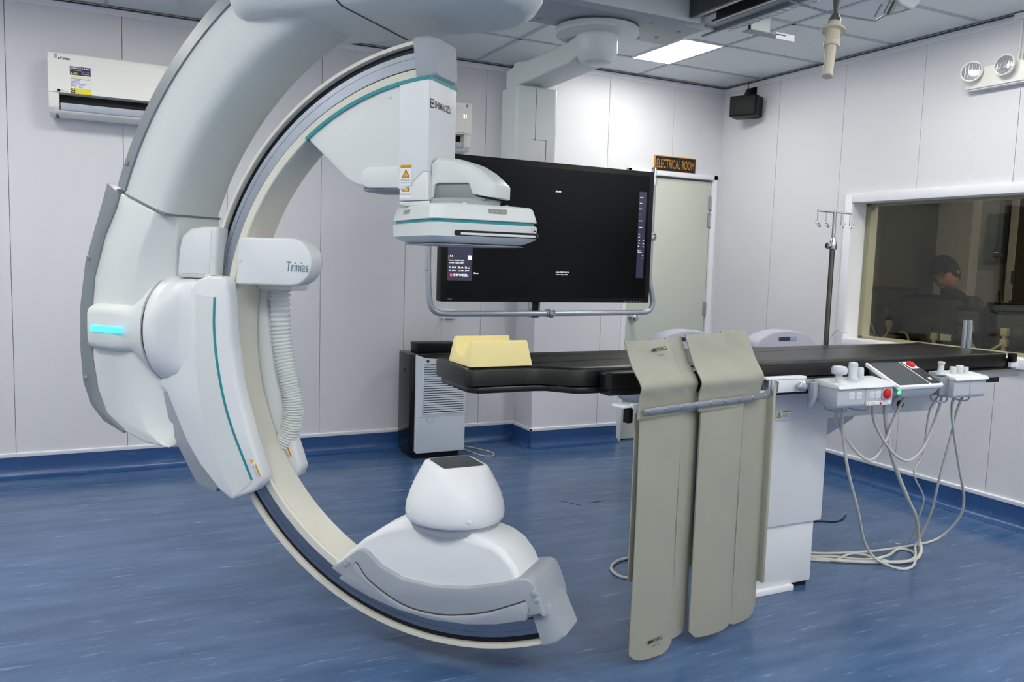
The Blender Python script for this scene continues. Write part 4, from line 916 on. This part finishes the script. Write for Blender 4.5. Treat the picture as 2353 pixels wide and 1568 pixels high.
for k in range(6): B(.50+.022*k, .51+.022*k, -.0008, .01, .006, .009).build('touch_mark', 'print_silver', ds)

# ------------------------------------------------------------------ overhead rails
def rail(x, label, y0, y1):
    r_ = thing('overhead_rail', label, 'rail', (x, y0, ZC), group='overhead rails'); L = y1-y0
    pf = [(-.095, 0), (-.095, -.135), (-.055, -.135), (-.055, -.125), (-.085, -.12), (-.085, -.075), (-.02, -.075), (-.02, -.012), (.02, -.012), (.02, -.075), (.085, -.075), (.085, -.12), (.055, -.125), (.055, -.135), (.095, -.135), (.095, 0)]
    MB().prism(pf, 'y', 0, L).build('rail_profile', 'aluminium_dark', r_)
    for dx in (-.07, .0, .07): MB().box(dx-.008, dx+.008, 0, L, -.075 if dx == 0 else -.136, -.07 if dx == 0 else -.131).build('rail_lip', 'steel_brushed', r_)
    return r_
rail(2.885+.02, 'dark aluminium ceiling rail running to the top of the picture beside the cable chain', .4, 3.63)
rail(1.98, 'dark aluminium ceiling rail hidden behind the C-arm pivot', .4, 3.63)
wb = thing('ceiling_beam', 'white boxed beam on the ceiling between the dark rail and the cable chain', 'beam', (3.11, .4, ZC))
B(-.09, .09, 0, 3.6, -.07, 0).build('beam_box', 'gantry_midgrey', wb, .003)
B(-.06, .09, 3.5, 3.72, -.085, -.06).build('beam_end', 'gantry_white', wb, .003)
ch = thing('cable_chain', 'pale plastic drag chain lying along the ceiling beside the white beam', 'cable chain', (3.27, .4, ZC))
B(-.06, -.045, 0, 3.62, -.09, 0).build('chain_tray', 'gantry_midgrey', ch)
lk = MB().box(-.04, .03, .0, .034, -.075, -.03).box(-.045, -.035, .006, .045, -.078, -.026).box(.025, .035, .006, .045, -.078, -.026).build('chain_link', 'gantry_white', ch, .003)
for k in range(1, 76): link_copy(lk, ch, (0, .046*k, .003*math.sin(k*1.3)))
cb = thing('ceiling_bracket', 'small white metal bracket hanging from the ceiling beside the drag chain', 'bracket', (3.42, 3.70, ZC))
B(-.12, .02, .0, .006, -.11, 0).build('bracket_plate', 'gantry_white', cb)
B(-.14, .12, -.02, .05, -.115, -.11).build('bracket_shelf', 'gantry_midgrey', cb)
B(.05, .19, -.02, -.012, -.135, -.10).build('bracket_tab', 'trim_white', cb)
B(-.09, -.02, .01, .06, -.1, -.05).build('switch_box', 'black_plastic', cb, .004)

# ------------------------------------------------------------------ clear shield and its handle
shd = thing('acrylic_shield', 'clear acrylic shield with a white corner hung near the ceiling at the top edge', 'shield', (3.03, 2.62, 2.49))
def sh(p): return [(x-3.03, z-2.49) for x, z in p]
MB().prism(sh([(2.45, 2.70), (2.45, 2.52), (2.537, 2.492), (2.784, 2.479), (3.032, 2.489), (3.076, 2.516), (3.245, 2.574), (3.28, 2.60), (3.30, 2.66), (3.30, 2.70)]), 'y', -.004, .004).build('acrylic_pane', 'acrylic', shd)
MB().prism(sh([(3.12, 2.61), (3.17, 2.578), (3.245, 2.570), (3.29, 2.60), (3.305, 2.66), (3.305, 2.70), (3.13, 2.70)]), 'y', -.016, .016).build('corner_block', 'gantry_white', shd, .012, 3)
MB().prism(sh([(3.105, 2.53), (3.122, 2.53), (3.165, 2.60), (3.145, 2.60)]), 'y', -.008, .008).build('corner_strap', 'lead_grey', shd)
MB().tube([(2.62-3.03, 0, .205), (2.62-3.03, 0, .36)], .014, 12, 1).build('hanger_rod', 'gantry_white', shd)
B(2.5-3.03, 2.74-3.03, -.012, .012, .195, .225).build('hanger_clamp', 'gantry_white', shd, .003)
edge = MB().tube([(x, -.0, z) for x, z in sh([(2.45, 2.52), (2.537, 2.492), (2.784, 2.479), (3.032, 2.489), (3.076, 2.516), (3.245, 2.574)])], .0045, 6, 1).build('edge_bead', 'gantry_grey', shd)
for x, z in ((3.022, 2.505), (3.075, 2.528)):
    MB().tube([(x-3.03, -.006, z-2.49), (x-3.03+.012, -.012, z-2.49+.03), (x-3.03+.022, -.016, z-2.49+.052), (x-3.03+.026, -.016, z-2.49+.045)], .0035, 6, 4).build('wire_hook', 'gantry_grey', shd)
hd = thing('shield_handle', 'cream handle tube with a round flange hanging from a grey cone near the ceiling', 'handle', (2.43, 2.30, 2.12))
HR = (R(-9), R(15), 0)
MB().lathe([(.013, .0), (.0185, .0), (.0215, .003), (.0215, .007), (.019, .010), (.0195, .125), (.0195, .128)], n=28).build('handle_tube', 'cream', hd, rot=HR)
MB().lathe([(.013, .001), (.013, .02)], n=20).build('handle_bore', 'lead_grey', hd, rot=HR)
pts = [(.030*math.cos(2*math.pi*i/8)*(1.0), .030*math.sin(2*math.pi*i/8)) for i in range(8)]
MB().lathe([(.020, .122), (.027, .122), (.030, .128), (.030, .142), (.027, .146), (.027, .182), (.025, .186)], n=16).build('handle_collar', 'cream', hd, rot=HR)
MB().lathe([(.027, .184), (.043, .186), (.044, .189), (.043, .193), (.027, .196)], n=36).build('handle_flange', 'cream', hd, rot=HR)
MB().lathe([(.023, .19), (.023, .224), (.021, .228)], n=24).build('handle_neck', 'cream', hd, rot=HR)
for a in (200, 270, 340): MB().lathe([(.004, .021), (.004, .0245)], n=10, ax='x').build('neck_hole', 'seam', hd, loc=None, rot=None).parent = hd if False else hd
for o in [c_ for c_ in hd.children if c_.name.startswith('neck_hole')]: bpy.data.objects.remove(o)
MB().lathe([(.0235, .222), (.022, .234), (.011, .258), (.008, .262), (.008, .268), (.012, .29), (.020, .34), (.022, .80)], n=28).build('handle_cone', 'lead_grey', hd, rot=HR)

# ------------------------------------------------------------------ wall appliances
def air_conditioner(x0, label):
    L = .94; a = thing('air_conditioner', label, 'air conditioner', (x0, YL-.012, 2.16), group='wall air conditioners')
    pf = [(0, .02), (0, .352), (-.19, .352), (-.208, .34), (-.212, .31), (-.206, .122), (-.10, .118), (-.10, .05), (-.165, .03), (-.178, .024), (-.16, .01), (-.10, 0), (-.04, 0)]
    MB().prism(pf, 'x', .03, L-.03).build('body', 'ac_white', a, .003)
    end = [(0, .02), (0, .352), (-.19, .352), (-.208, .34), (-.212, .31), (-.204, .095), (-.19, .04), (-.16, .01), (-.10, 0), (-.04, 0)]
    for xa, xb in ((0, .055), (L-.055, L)): MB().prism(end, 'x', xa, xb).build('end_cover', 'ac_white', a, .006)
    MB().prism([(-.212, .123), (-.207, .122), (-.213, .31), (-.2155, .31)], 'x', .002, L-.002).build('front_panel', 'ac_white', a)
    B(.055, L-.055, -.14, -.1, .045, .12).build('air_outlet', 'black_matte', a)
    MB().prism([(-.192, .068), (-.202, .060), (-.186, .030), (-.16, .020), (-.158, .026), (-.180, .036), (-.188, .058)], 'x', .06, L-.06).build('louvre', 'ac_grey', a, .002)
    for k in range(9): B(.12+.085*k, .124+.085*k, -.145, -.11, .075, .108).build('outlet_fin', 'bezel', a)
    return a
a1 = air_conditioner(-.256, 'white wall air conditioner with an energy label, left of the gantry')
FP = -.2158
text('Celest', 'print_black', a1, (.063, FP, .305), FY, .05, .016, bold=.015)
poly_decal('brand_mark', 'print_black', a1, (.052, FP, .303), FY, [(0, 0), (.006, .002), (.012, .014), (.004, .010)])
text('Midea', 'print_silver', a1, (.068, FP+.003, .125), FY, .032, .014)
MB().lathe([(.009, 0), (.009, .0008), (.007, .0008), (.007, 0)], n=24).build('brand_mark', 'print_silver', a1, loc=(.055, FP+.003, .132), rot=FY)
el = decal('energy_label', 'label_white', a1, (.112, FP, .122), FY, .106, .152)
B(0, .106, .104, .152, .0006, .0009).build('label_header', 'print_navy', el)
text('ENERGY LABEL', 'label_white', el, (.003, .138, .0010), (0, 0, 0), .1, .011, bold=.02)
text('Air Conditioner', 'print_yellow', el, (.004, .1285, .0010), (0, 0, 0), .056, .006)
text('6.00', 'print_yellow', el, (.004, .107, .0010), (0, 0, 0), .034, .013, bold=.02)
for q in ((.064, .100, .125, .1275), (.064, .100, .111, .1145), (.064, .0665, .111, .1275), (.0975, .100, .111, .1275)): B(q[0], q[1], q[2], q[3], .0009, .0012).build('label_icon', 'print_silver', el)
for k in range(5):
    cx, cy = .013+.0195*k, .0935
    MB().prism([(cx+(.0085 if i % 2 == 0 else .0036)*math.sin(R(36*i)), cy+(.0085 if i % 2 == 0 else .0036)*math.cos(R(36*i))) for i in range(10)], 'z', .0006, .0010).build('label_star', 'print_yellow', el)
B(.004, .102, .0815, .0835, .0006, .0009).build('label_line', 'print_navy', el)
for k, wd in enumerate((.046, .05, .044, .09, .034, .03, .028)): B(.004, .004+wd, .034+.0065*(6-k), .0375+.0065*(6-k), .0006, .0009).build('label_line', 'print_grey', el)
for k, wd in enumerate((.02, .026, .03)): B(.044, .044+wd, .034+.0065*k, .037+.0065*k, .0006, .0009).build('label_line', 'print_grey', el)
B(.0, .106, 0, .030, .0006, .0009).build('label_footer', 'print_yellow', el)
B(.003, .025, .004, .027, .0009, .0011).build('label_seal', 'print_black', el)
for i in range(6): MB().lathe([(.0025, .0011), (.0025, .0013)], (.014+.006*math.cos(R(60*i)), .0155+.006*math.sin(R(60*i)), 0), n=8).build('label_seal', 'label_white', el)
a2 = air_conditioner(2.371-.94, 'white wall air conditioner showing 21, half hidden behind the detector column')
text('21', 'screen_text', a2, (.872, FP-.0004, .235), FY, .024, .026)
text('inverter', 'print_black', a2, (.83, FP+.003, .128), FY, .05, .008); text('\u25a3 Powerful Quiet', 'print_black', a2, (.885, FP+.003, .128), FY, .036, .006)
oc = thing('ac_wall_bracket', 'pale folded bracket tab below the end of the rear air conditioner', 'bracket', (2.20, YL-.001, 2.115))
MB().prism([(0, 0), (.11, 0), (.10, .035), (.01, .035)], 'y', -.006, 0).build('bracket_tab', 'wall', oc)
ol = thing('wall_outlet', 'white double wall socket above the dehumidifier', 'socket', (2.247, YL, .955))
B(0, .12, -.012, 0, 0, .07).build('socket_plate', 'ac_white', ol, .003)
B(.02, .06, -.035, -.01, .005, .035).build('plug', 'ac_white', ol, .006)
B(.075, .105, -.014, -.01, .02, .05).build('rocker', 'ac_grey', ol, .002)
cable('thin white cord dropping from the wall socket to the dehumidifier', [(2.28, 5.665, .96), (2.255, 5.64, .945), (2.235, 5.62, .88), (2.235, 5.62, .80), (2.235, 5.6, .74)], .0035)
cable('thin white cord looping on the floor beside the dehumidifier', [(2.33, 5.50, .03), (2.39, 5.40, .005), (2.43, 5.25, .005), (2.50, 5.23, .005), (2.53, 5.33, .005), (2.48, 5.47, .005), (2.38, 5.55, .02)], .0045)
# dehumidifier
dh = thing('dehumidifier', 'tall white and black dehumidifier with a slatted grille against the back wall', 'dehumidifier', (2.105, 5.45, 0))
body = MB().prism(rounded(-.20, .20, -.11, .18, .035, 5), 'z', .03, .735).build('body', 'black_gloss', dh, .006, ang=40)
B(-.17, .17, -.1, .16, .0, .035).build('plinth', 'black_matte', dh, .004)
frp = [(-.17, .055), (-.16, .043), (.19, .043), (.2, .055), (.2, .705), (.19, .70), (.02, .70), (-.10, .71), (-.165, .735), (-.17, .73)]
MB().prism(frp, 'y', -.14, -.10).build('front_panel', 'dehum_white', dh, .012, 3, ang=50)
MB().prism(rounded(-.12, .185, .325, .67, .012, 3), 'y', -.1405, -.137).build('grille_well', 'black_matte', dh)
for z_ in ((-.128, -.118, .322, .675), (.183, .19, .322, .675)): B(z_[0], z_[1], -.146, -.138, z_[2], z_[3]).build('grille_frame', 'dehum_white', dh, .002)
for za, zb in ((.668, .678), (.318, .328)): B(-.128, .19, -.146, -.138, za, zb).build('grille_frame', 'dehum_white', dh, .002)
for k in range(20): MB().prism([(-.146, .336+.0166*k), (-.137, .342+.0166*k), (-.137, .346+.0166*k), (-.146, .3475+.0166*k)], 'x', -.118, .183).build('grille_slat', 'dehum_white', dh)
B(-.17, .2, -.1408, -.139, .299, .3005).build('panel_line', 'print_grey', dh)
MB().tube([(-.09, -.1405, .30), (-.09, -.1405, .272), (-.07, -.1405, .258), (-.05, -.1405, .272), (-.05, -.1405, .30)], .0012, 5, 4).build('tank_notch', 'print_grey', dh)
MB().lathe([(.011, -.139), (.011, -.143), (.004, -.144)], (-.09, 0, .692), 'y', 14).build('logo_boss', 'steel_dark', dh)
MB().prism([(.02, .735), (.17, .735), (.17, .80), (.05, .80), (.03, .795)], 'x', -.11, .19).build('top_vent', 'black_plastic', dh, .004)
B(-.196, -.2005, -.0, .05, .6, .625).build('side_grip', 'black_matte', dh)
# speaker in the corner
spk = thing('wall_speaker', 'small black loudspeaker on a bracket in the corner under the ceiling', 'speaker', (XR, 5.08, 2.56))
SR = (0, 0, R(28))
sb = MB().prism(rounded(-.20, -.03, -.115, .10, .02, 4), 'z', 0, .155).build('cabinet', 'black_plastic', spk, .008, rot=SR)
B(-.207, -.198, -.105, .09, .01, .145).build('grille', 'black_matte', spk, .004, rot=SR)
MB().prism([(-.10, .155), (-.005, .185), (-.005, .24), (-.03, .235), (-.05, .19), (-.13, .165)], 'y', -.05, .03).build('bracket', 'black_plastic', spk, .003, rot=None)
B(-.008, 0, -.06, .04, .05, .245).build('wall_plate', 'black_plastic', spk, .003)
MB().tube([(-.01, -.0, .22), (-.03, .01, .25), (-.02, .012, .29)], .004, 6, 5).build('speaker_lead', 'cable_black', spk)
# emergency light
emg = thing('emergency_light', 'white twin-lamp emergency light on the right wall above the window', 'emergency light', (XR, 3.06, 2.47))
MB().prism([(-.19, .0), (.17, .0), (.17, .10), (.13, .115), (-.14, .115), (-.19, .10)], 'x', -.062, 0).build('housing', 'ac_white', emg, .006)
B(-.05, -.0, -.185, .165, -.006, .0).build('base_plate', 'trim_white', emg)
for y, rz in ((.125, 20), (-.085, -2)):
    h = MB().lathe([(.02, .0), (.04, -.012), (.055, -.03), (.059, -.045), (.057, -.05)], n=28, ax='x').build('lamp_head', 'ac_white', emg, loc=(-.055, y, .085), rot=(0, R(8), R(rz)))
    MB().lathe([(.054, -.047), (.05, -.054), (.03, -.06), (.005, -.062)], n=28, ax='x').build('lamp_lens', 'lamp_lens', h)
    for k in range(5): B(-.064, -.056, -.045+.018*k, -.043+.018*k, -.035, .035).build('lens_rib', 'steel', h)
cd2 = MB().tube([(-.008, -.10, .12), (-.006, -.105, .25), (-.006, -.1, .375)], .005, 6, 3).build('conduit', 'ac_white', emg)
B(-.03, .0, -.14, -.07, .345, .375).build('conduit_box', 'ac_white', emg)
# lavender appliances behind the table
def purifier(x, y, label):
    p = thing('air_purifier', label, 'appliance', (x, y, 0), group='lavender appliances behind the table')
    W = .235 if x < 3.3 else .25; op = [(-W, .03), (W, .03), (W, .93)]+[(W*math.cos(R(a)), .93+.105*math.sin(R(a))) for a in range(12, 169, 8)]+[(-W, .93)]
    MB().prism(op, 'y', -.03, .09).build('body', 'purifier', p, .012, 3, ang=40)
    B(-.2, .2, -.02, .08, 0, .03).build('plinth', 'console_grey', p)
    B(-.075, .075, -.0315, -.028, .968, .998).build('display', 'print_grey', p, .002)
    B(-.068, .02, -.0325, -.03, .972, .994).build('display_glass', 'touch_screen', p)
    text('air clean', 'print_grey', p, (-.02, -.0312, 1.012), FY, .04, .006)
purifier(3.715, 3.72, 'lavender arched appliance with a grey display rising behind the mattress, right of the drape')
purifier(3.04, 3.80, 'lavender arched appliance peeking over the beige drape in front of the door')
# vent in the ceiling at the left
vn = thing('ceiling_vent', 'white sheet-like ceiling vent cover at the top left edge', 'vent', (.23, 5.16, ZC))
B(0, .19, 0, .25, -.022, 0).build('vent_cover', 'vent_white', vn, .003)
B(.07, .12, .248, .252, -.014, -.008).build('vent_mark', 'print_grey', vn)

# ------------------------------------------------------------------ control room things
cl_ = thing('ceiling_light', 'unseen square fill panel added to brighten the control room behind the window', 'light', (5.6, 2.6, 2.7))  # lamp added out of view to lift the dark control room
B(0, .6, 0, .6, -.02, 0).build('light_frame', 'trim_white', cl_, smooth=False)
B(.02, .58, .02, .58, -.024, -.018).build('diffuser', 'control_fill_light', cl_, smooth=False)

dk = thing('control_desk', 'long desk in the control room carrying the row of monitors', 'desk', (5.45, 3.3, 0))
B(-.5, .4, -1.6, 1.6, .70, .74).build('desk_top', 'desk', dk, .003)
for y in (-1.55, 1.5): B(-.45, .35, y, y+.04, 0, .70).build('desk_side', 'desk', dk)
B(-.48, -.46, -1.5, 1.5, .2, .7).build('modesty_panel', 'desk', dk)
def monitor(x, y, w_, z0, h, label, rz=0, stand=True):
    m_ = thing('computer_monitor', label, 'monitor', (x, y, .74), R(rz), 'control room monitors seen from behind')
    B(0, .03, -w_/2, w_/2, z0-.74, z0-.74+h).build('bezel', 'bezel', m_, .004)
    B(-.028, .004, -w_/2+.02, w_/2-.02, z0-.74+.02, z0-.74+h-.03).build('back_shell', 'monitor_back', m_, .012, 3)
    B(.029, .032, -w_/2+.015, w_/2-.015, z0-.74+.015, z0-.74+h-.015).build('screen', 'screen', m_)
    if stand:
        B(-.075, -.02, -.055, .055, z0-.74+h*.34, z0-.74+h*.58).build('stand_head', 'monitor_back', m_, .015, 3)
        B(-.07, -.045, -.035, .035, 0, z0-.74+h*.5).build('stand_post', 'monitor_back', m_, .004)
        B(-.13, .07, -.11, .11, 0, .014).build('stand_foot', 'monitor_back', m_, .004)
    return m_
m1 = monitor(5.40, 4.36, .50, .93, .365, 'leftmost black monitor back behind the window')
m2 = monitor(5.30, 3.90, .49, .91, .345, 'black monitor back in front of the smiling person', 3)
m3 = monitor(5.20, 3.55, .20, 1.0, .19, 'small black unit with a white label right of the person')
m4 = monitor(5.48, 3.42, .42, .90, .32, 'black monitor back further behind the small labelled unit')
m5 = monitor(5.22, 3.13, .50, .80, .40, 'rightmost black monitor back cut by the picture edge')
B(-.030, -.0265, -.055, .025, .29, .335).build('rating_label', 'label_white', m3)
for k in range(3): B(-.031, -.0265, -.045, .015-.02*k, .30+.01*k, .304+.01*k).build('label_line', 'print_grey', m3)
B(-.030, -.0265, -.17, -.09, .20, .245).build('rating_label', 'label_white', m2)
def plug(p, y, z):
    B(-.06, -.025, y-.022, y+.022, z, z+.05).build('video_plug', 'cream', p, .004)
    B(-.055, -.03, y-.01, y+.01, z-.03, z).build('plug_boot', 'cream', p, .003)
plug(m1, -.06, .25); plug(m2, -.055, .20); plug(m5, .155, .28); plug(m5, .155, .21)
B(-.0285, -.0265, .02, .06, .235, .25).build('rating_label', 'label_white', m1)
def ccable(label, pts, r=.007, m='cream'): return cable(label, pts, r, m)
ccable('cream video cable curving from the leftmost monitor back', [(5.355, 4.30, .96), (5.34, 4.31, .93), (5.33, 4.34, .90), (5.34, 4.40, .93), (5.35, 4.46, 1.01), (5.36, 4.50, 1.02)])
ccable('cream video cable rising in an arch left of the middle monitor plug', [(5.2, 3.99, .76), (5.2, 3.98, .85), (5.21, 4.02, .95), (5.23, 4.08, .975), (5.26, 4.13, .96)])
ccable('straight cream cable below the plug of the middle monitor', [(5.255, 3.845, .91), (5.25, 3.845, .86), (5.24, 3.85, .76)])
ccable('cream cable loop below the small labelled unit', [(5.22, 3.535, 1.14), (5.20, 3.53, 1.04), (5.20, 3.52, .95), (5.21, 3.50, .90), (5.2, 3.54, .80)])
ccable('thick cream cable hanging from the rightmost monitor plug', [(5.165, 3.285, .97), (5.15, 3.31, .95), (5.13, 3.36, .90), (5.13, 3.37, .84), (5.14, 3.34, .78)], .009)
ccable('black cable lying between the leftmost and middle monitors', [(5.28, 4.25, .76), (5.25, 4.16, .90), (5.24, 4.1, .92), (5.24, 4.03, .88), (5.25, 3.98, .76)], .006, 'cable_black')
ccable('black headset cable over the rightmost monitors', [(5.45, 3.52, 1.30), (5.43, 3.49, 1.22), (5.40, 3.42, 1.19), (5.38, 3.30, 1.19), (5.36, 3.1, 1.20)], .008, 'cable_black')
cable('thin white wire with a red plug curling beside the window corner', [(4.50, 3.93, .985), (4.48, 3.99, 1.0), (4.50, 4.04, .985), (4.52, 4.08, .95)], .003)

# person leaning over the control desk
pe = thing('person', 'smiling person in a dark shirt with short black hair leaning forward behind the window', 'person', (5.98, 4.22, 0))
def skin_body(nm, verts, edges, m, parent, root=0):
    me = bpy.data.meshes.new(nm); me.from_pydata([v[0] for v in verts], edges, []); o = bpy.data.objects.new(nm, me); C.objects.link(o)
    md = o.modifiers.new('skin', 'SKIN'); sv = me.skin_vertices[0].data
    for i, v in enumerate(verts): sv[i].radius = v[1] if isinstance(v[1], tuple) else (v[1], v[1]); sv[i].use_root = (i == root)
    o.modifiers.new('sub', 'SUBSURF').levels = 2
    bpy.context.view_layer.update()
    m2_ = bpy.data.meshes.new_from_object(o.evaluated_get(bpy.context.evaluated_depsgraph_get()))
    bpy.data.objects.remove(o)
    for p in m2_.polygons: p.use_smooth = True
    m2_.materials.clear(); m2_.materials.append(MATS[m]); o = bpy.data.objects.new(nm, m2_); C.objects.link(o); o.parent = parent
    return o
# seated, trunk leaning towards the desk (-x); left/right are +y/-y
V = [((.22, 0, .52), .15), ((.16, 0, .72), (.15, .17)), ((.08, -.01, .92), (.15, .18)), ((.02, -.02, 1.10), (.14, .19)), ((-.03, -.01, 1.20), (.10, .14)), ((-.06, .01, 1.27), .058), ((-.09, .02, 1.33), .052),
     ((-.0, -.17, 1.16), .085), ((-.06, -.24, .98), .058), ((-.24, -.22, .80), .044), ((-.36, -.16, .775), .032),
     ((-.0, .15, 1.16), .085), ((-.06, .23, .98), .058), ((-.24, .2, .80), .044), ((-.36, .14, .775), .032),
     ((.12, -.10, .50), .10), ((-.25, -.12, .50), .075), ((-.27, -.12, .10), .05), ((.12, .10, .50), .10), ((-.25, .12, .50), .075), ((-.27, .12, .10), .05)]
Eg = [(0, 1), (1, 2), (2, 3), (3, 4), (4, 5), (5, 6), (3, 7), (7, 8), (8, 9), (9, 10), (3, 11), (11, 12), (12, 13), (13, 14), (0, 15), (15, 16), (16, 17), (0, 18), (18, 19), (19, 20)]
skin_body('clothed_body', V, Eg, 'shirt', pe)
def hand(sy):
    hv = [((-.35, sy*.15, .775), .026), ((-.40, sy*.14, .765), (.034, .018)), ((-.43, sy*.135, .762), (.036, .016))]; he = [(0, 1), (1, 2)]
    for k in range(4):
        yy = sy*.135+(k-1.5)*.018; L = (.055, .065, .06, .045)[k]; n = len(hv)
        hv += [((-.45, yy, .762), .0085), ((-.45-L*.55, yy, .765), .008), ((-.45-L, yy, .752), .007)]; he += [(2, n), (n, n+1), (n+1, n+2)]
    n = len(hv); hv += [((-.415, sy*.135-sy*.035, .76), .010), ((-.445, sy*.135-sy*.052, .755), .009)]; he += [(1, n), (n, n+1)]
    return skin_body('hand', hv, he, 'skin', pe)
hand(1); hand(-1)
hdE = bpy.data.objects.new('head', None); C.objects.link(hdE); hdE.parent = pe; hdE.location = (-.115, .01, 1.40); hdE.rotation_euler = (R(-18), R(-26), R(10)); hdE.empty_display_size = .1; hdE.scale = (1.1, 1.1, 1.1)
# head: face looks towards local -x
def head_mesh():
    bm = bmesh.new(); bmesh.ops.create_uvsphere(bm, u_segments=40, v_segments=28, radius=1)
    for v in bm.verts:
        x, y, z = v.co; f = max(0, -x)
        nx, ny, nz = x*.098, y*.076, z*.118
        if z < 0: ny *= 1-.30*(-z)**1.5; nx *= 1-.10*(-z)
        if x > 0 and z < -.2: nx *= .75
        nx -= .022*math.exp(-((y/.16)**2)-((z+.14)/.16)**2)*f            # nose
        nx -= .006*math.exp(-((y/.5)**2)-((z-.22)/.10)**2)*f             # brow
        nx += .008*math.exp(-(((abs(y)-.36)/.16)**2)-((z-.05)/.10)**2)*f # eye sockets
        nx -= .007*math.exp(-((y/.28)**2)-((z+.52)/.10)**2)*f            # mouth
        nx -= .009*math.exp(-((y/.25)**2)-((z+.86)/.14)**2)*f            # chin
        nx -= .005*math.exp(-(((abs(y)-.45)/.2)**2)-((z+.28)/.14)**2)*f  # cheeks
        v.co = (nx, ny, nz)
    me = bpy.data.meshes.new('face'); bm.to_mesh(me); bm.free()
    for p in me.polygons: p.use_smooth = True
    me.materials.append(MATS['skin']); o = bpy.data.objects.new('face', me); C.objects.link(o); o.parent = hdE; return o
head_mesh()
bm = bmesh.new(); bmesh.ops.create_uvsphere(bm, u_segments=40, v_segments=28, radius=1)
for v in list(bm.verts):
    x, y, z = v.co; v.co = (x*.110+.007, y*.088, z*.126+.016)
    j = .003*math.sin(40*x+13*y)*math.sin(31*z+17*y); v.co *= 1+j*4
rm = []
for v in bm.verts:
    x, y, z = v.co
    line = .034 if x < -.05 else max(-.085, .034-(x+.05)*1.3)
    if z < max(-.075, line-.02*abs(y)/.08+.008*math.sin(y*260)+.006*math.sin(y*420+1)): rm.append(v)
bmesh.ops.delete(bm, geom=rm, context='VERTS')
me = bpy.data.meshes.new('hair'); bm.to_mesh(me); bm.free()
for p in me.polygons: p.use_smooth = True
me.materials.append(MATS['hair']); ho = bpy.data.objects.new('hair', me); C.objects.link(ho); ho.parent = hdE
so_ = ho.modifiers.new('thick', 'SOLIDIFY'); so_.thickness = .007
for s_ in (-1, 1):
    MB().lathe([(.002, -.012), (.014, -.008), (.016, 0), (.010, .006), (.002, .007)], n=14, ax='y').build('ear', 'skin', hdE, loc=(.012, s_*.078, -.008))
    MB().loft([[(0, -.015, 0), (0, 0, .006), (0, .015, 0), (0, 0, -.005)], [(-.006, -.013, 0), (-.006, 0, .005), (-.006, .013, 0), (-.006, 0, -.004)]]).build('eye', 'eye_dark', hdE, loc=(-.083, s_*.03, .008))
    MB().tube([(-.091, s_*.014, .026), (-.090, s_*.03, .031), (-.080, s_*.046, .024)], .0042, 6, 4).build('eyebrow', 'hair', hdE)
MB().tube([(-.078, -.026, -.052), (-.090, -.012, -.060), (-.094, 0, -.062), (-.090, .012, -.060), (-.078, .026, -.052)], .0045, 6, 4).build('mouth', 'lips', hdE)
MB().tube([(-.084, -.018, -.0575), (-.0955, 0, -.0605), (-.084, .018, -.0575)], .0028, 6, 4).build('teeth', 'label_white', hdE)
ch_ = thing('office_chair', 'dark office chair under the person in the control room', 'chair', (6.22, 4.22, 0))
B(-.22, .22, -.24, .24, .36, .42).build('seat', 'shirt', ch_, .02, 3)
B(.2, .26, -.22, .22, .5, .95).build('backrest', 'shirt', ch_, .02, 3)
MB().lathe([(.03, .06), (.03, .37)], n=14).build('post', 'steel_dark', ch_)
for k in range(5): MB().tube([(0, 0, .07), (.26*math.cos(R(72*k)), .26*math.sin(R(72*k)), .045)], .02, 8, 1).build('foot', 'black_plastic', ch_)
